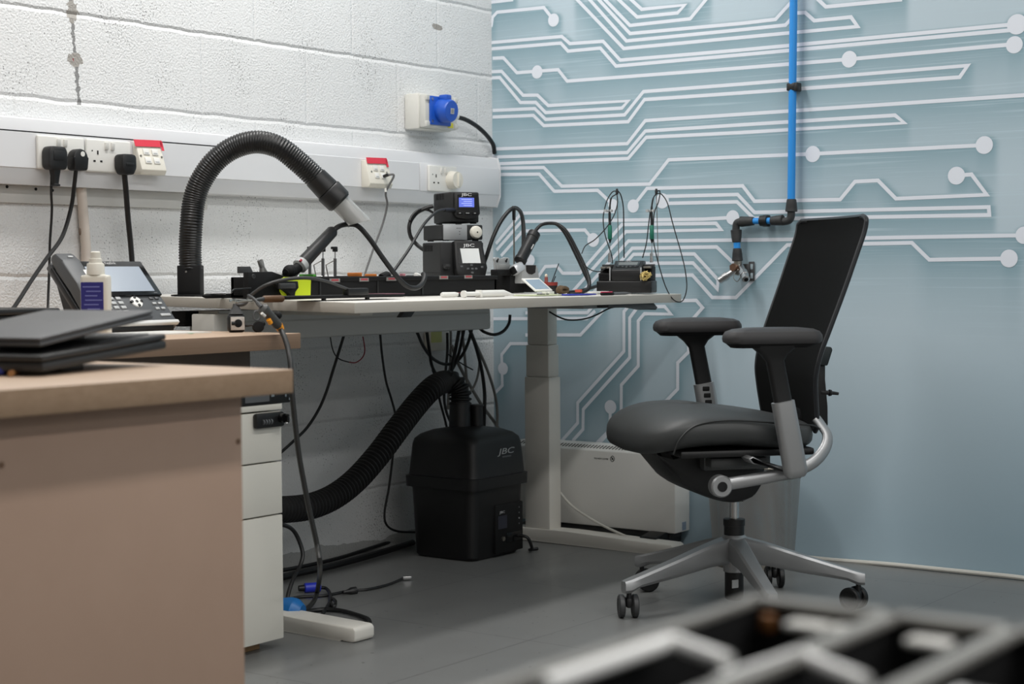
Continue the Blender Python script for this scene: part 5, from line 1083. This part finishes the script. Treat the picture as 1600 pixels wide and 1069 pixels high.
# skirting cable along the mural
cable('skirting_cable', [(1215, 866, 'y', -.012), (1268, 872, 'y', -.012), (1310, 876, 'y', -.012), (1390, 882, 'y', -.012), (1470, 890, 'y', -.012), (1540, 897, 'y', -.012), (1580, 901, 'y', -.014), (1640, 908, 'y', -.012), (1900, 935, 'y', -.012), (2200, 966, 'y', -.012)], .0068, mat('lead_white', (200, 198, 190), .5), 'white cable lying along the foot of the blue mural wall')

# ------------------------------------------------------------------ cables under the desk
cable('power_cable', [(538, 522, 'x', .25), (530, 548, 'x', .24), (520, 580, 'x', .23), (510, 612, 'x', .22), (498, 640, 'x', .22), (480, 668, 'x', .22), (460, 688, 'x', .23), (438, 708, 'x', .25)], .0042, CBL, 'black cable falling left from the desk beam towards the drawer pedestal')
t = thing('wire_loop', 'thin wire loop, half black and half red, hanging under the desk beam', 'wire', PX(545, 568, .26))
MB().tube(spline(pp([(516, 526, 'x', .26), (519, 543, 'x', .26), (524, 555, 'x', .26), (532, 562, 'x', .26), (545, 566, 'x', .26)]), 6), .0019, 6).build('black_wire', CBL, t)
lab(MB().tube(spline(pp([(545, 566, 'x', .26), (556, 566.5, 'x', .26), (566, 559, 'x', .26), (570, 547, 'x', .26), (567, 526, 'x', .26)]), 6), .0019, 6).build('red_wire', mat('wire_red', (130, 30, 44), .5), t), 'dark red half')
cable('power_cable', [(594, 522, 'x', .20), (597, 555, 'x', .18), (603, 595, 'x', .17), (611, 622, 'x', .16), (617, 645, 'x', .16), (618, 665, 'x', .15), (614, 710, 'x', .12), (608, 760, 'x', .1), (601, 800, 'x', .09), (604, 820, 'x', .09), (620, 830, 'x', .08), (650, 832, 'x', .07)], .0036, CBL, 'thin black cable hanging in the middle below the desk beam, curling at the floor')
t = thing('spur_box', 'small white and yellow box on the wall under the desk among the cables', 'socket', PX(686, 546, .03))
MB().bb((.001, PX(673, 530, .03).y, PX(686, 548, .03).z), (.03, PX(703, 530, .03).y, PX(686, 512, .03).z), .003).build('box_body', WPL2, t)
MB().bb((.0302, PX(673, 530, .03).y+.002, PX(686, 535, .03).z), (.0312, PX(690, 530, .03).y, PX(686, 514, .03).z)).build('yellow_label', mat('label_lime', (206, 208, 130), .5), t)
def fc(spec, r, m, label, name='power_cable'): return cable(name, spec, r, m, label)
X_ = 'x'
fc([(652, 520, X_, .2), (662, 542, X_, .16), (676, 560, X_, .13), (694, 569, X_, .12), (712, 566, X_, .12), (724, 552, X_, .14), (732, 534, X_, .16), (737, 515, X_, .2)], .0052, CBL, 'black cable hanging in a wide shallow loop under the beam right end')
fc([(667, 520, X_, .2), (671, 548, X_, .15), (675, 572, X_, .13), (685, 588, X_, .12), (697, 588, X_, .12), (708, 575, X_, .13), (717, 552, X_, .15), (725, 515, X_, .2)], .0052, CBL, 'black cable hanging in a deep narrow loop under the beam right end')
fc([(676, 578, X_, .12), (681, 592, X_, .115), (687, 625, X_, .11), (695, 655, X_, .10), (703, 690, X_, .09)], .0040, CBL, 'black cable dropping behind the corrugated hose beside the spur box')
fc([(699, 520, X_, .06), (699, 550, X_, .06), (696, 585, X_, .06), (694, 620, X_, .08), (698, 645, X_, .09), (708, 668, X_, .10)], .0046, CBL, 'black cable dropping from the spur box to the extractor top')
fc([(704, 515, X_, .02), (704, 560, X_, .02), (702, 590, X_, .02), (700, 640, X_, .02)], .0050, CGR, 'straight grey cable down the wall right of the spur box')
fc([(706, 540, X_, .05), (716, 568, X_, .05), (732, 598, X_, .05), (752, 632, X_, .04), (774, 662, X_, .03), (790, 690, X_, .03)], .0055, CGR, 'grey cable slanting down right towards the wall corner')
fc([(722, 515, X_, .12), (725, 545, X_, .11), (728, 580, X_, .10), (731, 615, X_, .10), (733, 650, X_, .10)], .0046, CGR, 'grey cable hanging straight above the hose outlet')
fc([(718, 512, X_, .15), (712, 545, X_, .14), (706, 575, X_, .13), (704, 610, X_, .12)], .0060, CBL, 'thick black cable dropping behind the top bend of the corrugated hose')
fc([(733, 512, X_, .2), (743, 540, X_, .17), (752, 575, X_, .15), (757, 612, X_, .14), (757, 640, X_, .14), (756, 672, X_, .13)], .0062, CBL, 'thickest black cable hanging down right of the capped outlet')
fc([(733, 514, X_, .1), (747, 545, X_, .09), (762, 580, X_, .08), (773, 615, X_, .06), (777, 645, X_, .05), (776, 680, X_, .05)], .0050, CGR, 'grey cable hanging nearest to the wall corner')
fc([(745, 540, X_, .12), (749, 560, X_, .11), (747, 585, X_, .10), (740, 605, X_, .10), (729, 618, X_, .10)], .0040, CGR, 'short grey cable curling back left above the capped outlet')
fc([(698, 552, X_, .1), (712, 562, X_, .11), (726, 571, X_, .12), (739, 578, X_, .13)], .0022, CBL, 'loose stiff black wire end sticking out right under the beam', 'wire')
fc([(748, 512, X_, .28), (757, 519, X_, .30), (772, 523, X_, .32), (786, 518, X_, .33), (795, 506, X_, .33), (797, 492, X_, .33)], .0050, CBL, 'black cable loop between the desk beam and the right desk column')
fc([(858, 487, X_, .70), (872, 495, X_, .72), (888, 500, X_, .74), (910, 499, X_, .76), (930, 493, X_, .77), (952, 482, X_, .78), (970, 478, X_, .79)], .0024, CBL, 'thin black cable sagging under the right end of the white desk')

# floor tangle at the left
def fl(spec, r, m, label, name='floor_cable'): return cable(name, [(x, y, 'z', h) for x, y, h in spec], r, m, label)
fl([(430, 905, .012), (470, 895, .012), (520, 884, .012), (580, 868, .012), (645, 848, .012)], .010, CBL, 'thick black cable lying along the foot of the blockwork wall')
fl([(430, 893, .020), (470, 886, .018), (530, 872, .015), (590, 853, .014), (640, 838, .013)], .006, CBL, 'thinner black cable above the thick one along the wall foot')
cable('floor_cable', [(436, 818, X_, .45), (455, 826, X_, .45), (466, 842, X_, .45), (473, 866, X_, .46), (468, 886, X_, .47), (458, 905, X_, .5), (450, 930, X_, .52), (447, 955, X_, .54)], .0055, CBL, 'black cable curling down beside the drawer pedestal')
t = thing('blue_connector', 'blue cable connector with a black end lying on the floor', 'connector', PZ(485, 920, 0))
a, b_ = PZ(475, 919, .014), PZ(501, 917, .014); d = (b_-a)
MB().tube([a, a+d*.05, a+d*.95, b_], [.010, .0135, .0135, .009], 16).build('blue_sleeve', mat('conn_blue', (40, 56, 190), .4), t)
MB().tube([a-d*.32, a+d*.03], [.008, .0095], 14).build('black_end', BLK, t)
fl([(500, 918, .014), (510, 920, .010), (516, 930, .007), (516, 942, .007), (522, 948, .007), (524, 940, .012), (518, 936, .010), (513, 946, .007), (502, 962, .007), (490, 978, .007)], .0048, CBL, 'black cable twisting from the blue connector across the floor')
fl([(440, 965, .007), (470, 958, .007), (500, 953, .007), (530, 954, .007), (558, 961, .007), (575, 968, .007), (576, 976, .007), (562, 981, .007), (540, 982, .007)], .0058, CBL, 'black cable lying in an open bend beside the left desk foot')
t = thing('appliance_lead', 'black lead with a moulded connector and bare silver end lying on the floor', 'cable', PZ(545, 924, 0))
MB().tube(spline([PZ(x, y, .006) for x, y in ((440, 938), (470, 933), (505, 931), (538, 925))], 6), .0042, 8).tube(spline([PZ(x, y, .006) for x, y in ((552, 923), (575, 921), (605, 914), (625, 906), (634, 902))], 6), .0038, 8).build('cord', CBL, t)
a, b_ = PZ(536, 926, .008), PZ(556, 923, .008); MB().tube([a, a.lerp(b_, .5), a.lerp(b_, .6), b_], [.004, .008, .011, .011], 10).build('moulded_connector', BLK, t)
a = PZ(636, 903, .008); lab(MB().box(a, (.026, .010, .010), Matrix.Translation(a) @ Matrix.Rotation(.9, 4, 'Z') @ Matrix.Translation(-a), .002).build('bare_end', STL, t), 'bare silver end')
t = thing('blue_plug', 'bright blue industrial plug on the floor beside the drawer pedestal', 'plug', PZ(460, 968, 0))
a = PZ(458, 955, .035); MB().tube([a+Vector((-.05, -.01, 0)), a+Vector((-.01, 0, 0)), a+Vector((.008, 0, -.002)), a+Vector((.026, .006, -.004))], [.028, .034, .034, .022], 18).build('plug_body', mat('plug_blue', (30, 110, 180), .4), t)

# ------------------------------------------------------------------ office chair (local frame: x forward, y to its left, z up)
O_ = Vector((1.3725, -.797, 0)); AZ = math.radians(-131.3)
CH = Matrix.Translation(O_) @ Matrix.Rotation(AZ, 4, 'Z')
t = thing('office_chair', 'black mesh-backed office chair with grey leather seat and silver five-star base', 'office chair', M=CH)
LEA = mat('seat_leather', (54, 56, 56), .48, bump=.12, bscale=350)
FAB = mat('back_mesh', (11, 12, 12), .9, bump=.2, bscale=900, spec=.15)
ARM = mat('arm_pad', (52, 51, 52), .5)
# seat cushion: superellipsoid with a waterfall front
def spow(v, e): return math.copysign(abs(v)**e, v)
b = bmesh.new(); nu, nv = 48, 20; rings = []
for j in range(nv+1):
    ph = -PI/2 + PI*j/nv; ring_ = []
    for i in range(nu):
        th = 2*PI*i/nu; cx = spow(math.cos(ph), .55)
        x = .235*cx*spow(math.cos(th), .5); y = .252*cx*spow(math.sin(th), .5); z = .047*spow(math.sin(ph), .65)
        X = x+.075; z = z*(1+.18*max(0, x/.235))
        z += -.030*(max(0, (X-.17)/.14))**2 + .012*max(0, 1-abs((X-.12)/.2)) - .012*max(0, (-x)/.235)
        if z > -9 and x > 0 and y: z += .004*(1-abs(y)/.252)
        ring_.append(b.verts.new((X, y, z+.4745)))
    rings.append(ring_)
for j in range(nv):
    for i in range(nu): b.faces.new((rings[j][i], rings[j][(i+1) % nu], rings[j+1][(i+1) % nu], rings[j+1][i]))
bmesh.ops.remove_doubles(b, verts=b.verts, dist=1e-5)
seat = MB()._merge(b, CH).build('seat', LEA, t, sharp=80)
for s in (-1, 1):
    MB().tube(spline([(.245, s*.243, .432), (.228, s*.2465, .470), (.185, s*.247, .502), (.10, s*.248, .511), (-.02, s*.248, .502), (-.11, s*.243, .494), (-.145, s*.220, .482)], 6), .0022, 6, M=CH).build('piping', mat('piping_dark', (30, 31, 31), .5), seat)
MB().bb((-.13, -.225, .418), (.22, .225, .436), .006, M=CH).build('seat_shell', BLK, t)
MB().prism([(.252, .434), (.240, .415), (.18, .338), (.105, .300), (.03, .281), (-.02, .292), (-.045, .325), (-.06, .40), (-.03, .42), (.10, .425)], 'y', -.105, .105, .028, M=CH).build('underframe_cover', BLK, t)
MB().bb((-.05, -.09, .375), (.13, .135, .420), .008, M=CH).box((.05, .150, .398), (.15, .05, .026), CH, .006).build('tilt_mechanism', mat('mechanism_grey', (96, 98, 98), .45, metal=.5), t)
for s, nm in ((1, 'near'), (-1, 'far')):
    y = .225*s
    bar = [(.118, y, .350), (.06, y*1.04, .359), (.0, y*1.08, .369), (-.06, y*1.10, .381), (-.115, y*1.08, .400), (-.155, y*1.0, .430), (-.170, y*.93, .462)]+([(-.160, y*.86, .488), (-.150, y*.82, .505)] if s > 0 else [])
    fr = MB().tube(spline(bar, 6), .0098, 14, M=CH, flat=1.6).build('side_bar', ALU, t)
    MB().tube([(.118, y-.014, .348), (.118, y+s*.010, .348), (.118, y+s*.0145, .348)][::1], [.0275, .0275, .024], 28, M=CH).build('pivot_boss', ALU, fr)
    MB().cyl((.118, y+s*.0145, .348), (.118, y+s*.0165, .348), .0125, seg=22, M=CH).build('pivot_cap', BLKG, fr)
    br = MB().prism([(.05, .405), (.062, .418), (.05, .424), (-.02, .386), (-.075, .365), (-.085, .382), (-.045, .392)], 'y', y*1.0-.012, y*1.0+.045*s, .003, M=CH).build('arm_bracket', ALU, t)
    # sleeve, post and pad
    yy = .292*s; zt_s = .558 if s > 0 else .566
    def pst(cx, cz, hx, hy, tilt=.165): return [Vector((cx+u, yy+v, cz-u*tilt)) for u, v in rrect(hx, hy, min(hx, hy)*.75, 4)]
    sl = MB().loft([pst(-.054, .372, .020, .010), pst(-.0525, .378, .026, .015), pst(-.050, .392, .0285, .0185), pst(-.018, zt_s, .0275, .0175), pst(-.018, zt_s+.001, .024, .014)], CH).build('arm_sleeve', ALU, t)
    if s < 0:
        for k in range(4):
            zc = .552-.0185*k; xc_ = -.021-.0035*k
            MB().box((xc_+.002, yy+.0165, zc), (.021, .006, .0135), CH, .006).build('height_hole', BLKM, sl)
    zp = .712 if s > 0 else .722
    MB().loft([pst(-.030, zt_s-.06, .022, .011), pst(-.016, zt_s+.01, .022, .011), pst(.002, zp-.055, .022, .012, .1), pst(.004, zp-.038, .034, .016, .05), pst(.005, zp-.016, .062, .026, 0), pst(.005, zp-.010, .064, .028, 0)], CH).build('arm_post', BLK, t)
    def pad(k, z, dx=0.): return [Vector((.004+u+dx, yy-.012*s+v, z)) for u, v in rrect(.123*k, .045*k if k > .9 else .045*(k-.06), .032*k, 6)]
    ap = MB().loft([pad(.93, zp-.012), pad(.985, zp-.008), pad(1, zp), pad(.99, zp+.008), pad(.94, zp+.017), pad(.82, zp+.023), pad(.55, zp+.0265), pad(.2, zp+.0275)], CH).build('arm_pad', ARM, t)
    MB().loft([pad(.80, zp-.022, .005), pad(.92, zp-.0125)], CH).build('pad_base', BLKM, ap)
# backrest: shaped shell
prof = [(-.150, .470), (-.143, .520), (-.137, .575), (-.136, .620), (-.147, .672), (-.170, .735), (-.207, .832), (-.238, .918), (-.258, .975), (-.264, 1.012)]
prof = spline([(x, 0, z) for x, z in prof], 8); n = len(prof); nv = 20
b = bmesh.new(); fr_, bk_ = [], []
def halfw(f):
    w_ = .186 + .036*math.sin(min(1, f*1.15)*PI*.5)
    if f > .955: w_ -= .024*((f-.955)/.045)**2.6
    if f < .06: w_ -= .02*((.06-f)/.06)**2
    return w_
for i, p in enumerate(prof):
    f = i/(n-1); hw = halfw(f); ra, rb = [], []
    for j in range(nv+1):
        q = -1+2*j/nv; y = q*hw; dx = -.022*(1-abs(q)**2.2)
        zz_ = p.z
        ra.append(b.verts.new((p.x+dx, y, zz_))); rb.append(b.verts.new((p.x+dx-.016+.006*abs(q)**4, y, zz_)))
    fr_.append(ra); bk_.append(rb)
for i in range(n-1):
    for j in range(nv):
        b.faces.new((fr_[i][j], fr_[i][j+1], fr_[i+1][j+1], fr_[i+1][j])); b.faces.new((bk_[i][j+1], bk_[i][j], bk_[i+1][j], bk_[i+1][j+1]))
    for j in (0, nv): b.faces.new((fr_[i][j], fr_[i+1][j], bk_[i+1][j], bk_[i][j]))
for j in range(nv):
    for i in (0, n-1): b.faces.new((fr_[i][j], bk_[i][j], bk_[i][j+1], fr_[i][j+1]))
edge = [(v.co.copy()+w_.co)/2 for v, w_ in zip([r[0] for r in fr_], [r[0] for r in bk_])] + [(v.co.copy()+w_.co)/2 for v, w_ in zip(fr_[-1][1:-1], bk_[-1][1:-1])] + [(v.co.copy()+w_.co)/2 for v, w_ in zip([r[-1] for r in fr_][::-1], [r[-1] for r in bk_][::-1])]
back = MB()._merge(b, CH).build('backrest', FAB, t, sharp=50)
MB().tube(edge, .0062, 8, M=CH).build('back_rim', mat('rim_dark', (36, 38, 41), .35), back)
sp = MB().prism([(-.16, .47), (-.205, .46), (-.215, .50), (-.212, .56), (-.21, .62), (-.165, .62), (-.165, .52)], 'y', -.14, .05, .008, M=CH).build('back_support', BLK, t)
MB().prism([(-.168, .634), (-.256, .626), (-.270, .668), (-.266, .676), (-.19, .676)], 'y', -.10, .012, .004, M=CH).build('lumbar_bracket', mat('bracket_teal', (34, 42, 44), .5), t)
MB().prism([(-.170, .47), (-.262, .466), (-.258, .52), (-.252, .58), (-.254, .63), (-.175, .635), (-.165, .56)], 'y', -.05, .004, .006, M=CH).build('spine', BLK, t)
MB().tube([(-.24, 0, .556), (-.262, 0, .5545), (-.264, 0, .5544), (-.270, 0, .554), (-.272, 0, .5538), (-.290, 0, .5515)], [.006, .006, .009, .008, .005, .004], 10, M=CH).build('lumbar_lever', BLK, t)
# gas lift and base
MB().cyl((0, 0, .225), (0, 0, .300), .0125, seg=20, M=CH).build('piston', STL, t)
MB().tube([(0, 0, .186), (0, 0, .214), (0, 0, .2145), (0, 0, .231), (0, 0, .232)], [.0265, .0265, .0285, .0285, .024], 24, M=CH).build('lift_collar', BLK, t)
lf = MB().tube([(0, 0, .020), (0, 0, .024), (0, 0, .12)], [.020, .0245, .0245], 24, M=CH).build('lift_tube', BLK, t)
lab(MB().bb((.006, .0235, .055), (.026, .0255, .076), M=CH @ Matrix.Rotation(math.radians(18), 4, 'Z')).build('paper_label', LGR, lf), 'small white label')
base = MB().tube([(0, 0, .092), (0, 0, .094), (0, 0, .184), (0, 0, .190)], [.025, .028, .032, .027], 28, M=CH).build('star_base', ALU, t)
for k in range(5):
    a = math.radians(14+72*k); A = CH @ Matrix.Rotation(a, 4, 'Z')
    def sc_(x, zb, zt2, hw): return [Vector((x, y, z)) for y, z in ((-hw*.55, zb), (hw*.55, zb), (hw, zb+(zt2-zb)*.25), (hw, zt2-.006), (hw*.75, zt2), (-hw*.75, zt2), (-hw, zt2-.006), (-hw, zb+(zt2-zb)*.25))]
    leg = MB().loft([sc_(.0, .118, .184, .024), sc_(.03, .116, .183, .024), sc_(.08, .112, .171, .021), (sc_(.18, .094, .140, .0185)), sc_(.290, .078, .108, .0165), sc_(.318, .066, .100, .0165), sc_(.334, .066, .096, .012)], A).build('base_leg', ALU, t)
    B = A @ Matrix.Translation((.318, 0, 0)) @ Matrix.Rotation([1.2, .35, -.6, .5, 1.0][k], 4, 'Z')
    cs = MB().tube([(0, 0, .046), (0, 0, .070)], .0065, 12, M=B).box((-.010, 0, .040), (.036, .016, .026), B, .006).build('caster', BLK, t)
    for s in (-1, 1):
        w_ = MB().lathe([(.004, -.0075), (.026, -.0075), (.0295, -.005), (.0295, .005), (.026, .0075), (.020, .0075), (.018, .006), (.004, .006)], 28, B @ Matrix.Translation((-.014, s*.0175, .0297)) @ Matrix.Rotation(PI/2, 4, 'X')).build('wheel', DGR if k == 0 else BLK, cs)

# ------------------------------------------------------------------ blue compressed air pipe on the mural wall
t = thing('air_pipe', 'blue compressed air pipe with black fittings and steel outlets on the mural wall', 'pipe', PY(1236, 330, -.03))
yP = -.032
W_ = lambda x, y, v=yP: PY(x, y, v)
BLP = mat('pipe_blue', (40, 142, 222), .35); FIT = mat('fitting_black', (46, 47, 48), .55, bump=.15, bscale=400)
k_ = (W_(1240, 100)-CAMP).dot(CF)/FPX
top = W_(1240, -2); bot = W_(1236.3, 318)
dirp = (top-bot).normalized(); MB().cyl(bot, bot+dirp*(RZ-bot.z-.005)/dirp.z, .0118, seg=24).build('blue_pipe', BLP, t)
c = W_(1238.5, 136); MB().box(c+Vector((0, .008, 0)), (.032, .040, .024), None, .004).box(c+Vector((.016, .002, -.001)), (.012, .030, .026), None, .003).build('pipe_clip', BLK, t)
def cone(a, b_, r0, r1, nm='coupling'):
    d = b_-a; return MB().tube([a, a+d*.04, a+d*.5, a+d*.52, a+d*.96, b_], [r0*.85, r0, (r0+r1)/2*1.02, (r0+r1)/2*.98+.0008, r1, r1*.85], 24).build(nm, FIT, t)
cone(W_(1236.5, 331), W_(1236.8, 311), .0185, .0142)
MB().tube(spline([W_(1236.3, 330), W_(1236, 338), W_(1233, 344), W_(1226, 346), W_(1219, 346.5)], 5), .0118, 18).build('elbow', FIT, t)
cone(W_(1224, 344), W_(1205, 345.2), .0165, .0135)
MB().cyl(W_(1208, 345), W_(1176, 345.5), .0098, seg=20).build('blue_stub', BLP, t)
c = W_(1194, 345); MB().tube([c+Vector((-.0115, 0, 0)), c+Vector((.0115, 0, 0))], .0165, 20).box(c+Vector((.002, .010, .0)), (.020, .024, .036), None, .004).build('pipe_clip', BLK, t)
cone(W_(1157, 346.5), W_(1178, 345.5), .0165, .0130)
MB().tube(spline([W_(1162, 346.5), W_(1155, 347), W_(1151, 350), W_(1150, 358), W_(1150, 365)], 5), .0118, 18).build('elbow', FIT, t)
cone(W_(1150.3, 359), W_(1151, 379), .0175, .0135)
MB().cyl(W_(1151, 376), W_(1151.8, 391), .0105, seg=20).build('blue_stub', BLP, t)
cone(W_(1152.3, 408), W_(1151.8, 388), .0170, .0130)
c = W_(1153, 413); MB().cyl(c+Vector((0, 0, .012)), c-Vector((0, 0, .018)), .0125, seg=16).ball(c-Vector((0, 0, .020)), .015).build('manifold', STD, t)
c2 = W_(1146, 418, -.050); MB().tube([c2+Vector((.002, .012, 0)), c2+Vector((0, -.006, 0))], .0125, 6).build('hex_plug', mat('copper_hex', (128, 98, 80), .4, metal=.7), t)
for a, b_, nm in (((1143, 426), (1123, 439), 'left'), ((1159, 420), (1166, 437), 'right')):
    p0, p1 = W_(*a, -.045), W_(*b_, -.085 if nm == 'right' else -.06); d = p1-p0
    o = MB().tube([p0-d*.25, p0, p0+d*.30, p0+d*.32, p0+d*.62, p0+d*.64, p0+d*.97, p1], [.009, .0105, .0105, .0135, .0135, .0118, .0118, .009], 18).build('quick_outlet', STL, t)
    MB().tube([p1-d*.02, p1+d*.02], [.0068, .0068], 14).build('outlet_bore', BLKM, o)
c = W_(1174.5, 424, -.006); br = MB().box(c, (.020, .004, .060), None, .002).box(c+Vector((-.022, -.004, .004)), (.036, .004, .038), None, .002).build('wall_bracket', DGR, t)
for dz_ in (.014, -.014): MB().box(c+Vector((.001, -.002, dz_)), (.009, .003, .017), None, .0014).build('bracket_slot', mat('slot_pale', (150, 165, 172), .5), br)
MB().tube(spline([W_(1150, 424, -.05), W_(1146, 434, -.055), W_(1152, 440, -.055), W_(1158, 432, -.05)], 6), .0012, 6).build('tie_wire', STD, t)

# ------------------------------------------------------------------ blurred metal tray right in front of the camera, on a bench
t = thing('workbench', 'grey workbench in the near foreground under the open metal tray', 'bench', (3.6, -4.4, 0))
MB().bb((3.02, -4.95, .585), (4.2, -3.80, .610), .002).build('bench_top', GRY, t)
for x in (3.06, 4.16):
    for y in (-4.91, -3.84): MB().bb((x-.02, y-.02, 0), (x+.02, y+.02, .585), .002).build('leg', GMT, t)
t = thing('metal_tray', 'open metal tray divided into black channels, blurred in the near foreground', 'tray', (3.17, -4.1, .61))
RAIL = mat('rail_metal', (140, 138, 133), .42, metal=.15, var=.1, vscale=30); ZT = .690
xs_r = [3.028, 3.110, 3.177, 3.250, 3.325]; y0, y1 = -4.45, -3.806
MB().bb((3.024, y0, .6105), (3.329, y1, .616), .001).build('tray_floor', BLKM, t)
for i, x in enumerate(xs_r):
    wl = MB().bb((x-.0015, y0, .616), (x+.0015, y1, ZT-.004)).build('divider', BLKM, t)
    MB().bb((x-.006 if i else x-.004, y0, ZT-.005), (x+.006 if i else x+.003, y1, ZT), .0015).build('rail_cap', RAIL, wl)
fw = MB().bb((3.024, y1-.003, .616), (3.329, y1, ZT-.004)).build('end_wall', BLKM, t)
MB().bb((3.022, y1-.010, ZT-.005), (3.331, y1+.002, ZT), .0015).build('end_cap_rail', RAIL, fw)
MB().bb((3.024, y0, .616), (3.329, y0+.003, ZT-.004)).build('end_wall', BLKM, t)
for i in range(4):
    xa_, xb_ = xs_r[i]+.016, xs_r[i+1]-.010
    zr = ZT-.004
    if i == 0: rod = [PZ(850, 1069, zr), PZ(886, 1057, zr), PZ(1046, 1003, zr), PZ(1058, 1003, zr), PZ(1070, 1009, zr), PZ(1136, 1033, zr)]
    elif i == 1: rod = [PZ(1120, 1072, zr), PZ(1160, 1056, zr), PZ(1240, 1029, zr), PZ(1256, 1027, zr), PZ(1270, 1034, zr), PZ(1350, 1066, zr)]
    else: rod = [Vector((xa_+.01, y0+.02, zr)), Vector((xa_+.01, -3.95, zr)), Vector((xb_, -3.955, zr))]
    MB().tube(rod, .0044, 10).build('bent_rod', mat('rod_bright', (236, 236, 234), .3), t)
    for px0, px1, py in (((1234, 1290, 966), (1304, 1350, 972)), ((1420, 1485, 992), (1512, 1556, 1004)), (), ())[i]:
        a_, b_ = PZ(px0, py-4, ZT-.006), PZ(px1, py+5, ZT-.006)
        MB().box(((a_.x+b_.x)/2, min((a_.y+b_.y)/2, y1-.018), ZT-.010), (abs(b_.x-a_.x), .016, .004), None, .0015).build('shelf_plate', WPL, t)
    MB().bb((xa_+.006, y0+.02, ZT-.040), (xb_-.004, -4.03, ZT-.036), .001).build('slide_plate', LGR, t)
lab(MB().box((3.041, -3.822, ZT-.012), (.008, .008, .010), None, .002).build('brass_corner', mat('corner_brown', (126, 82, 44), .4, metal=.4), t), 'brown brass corner')
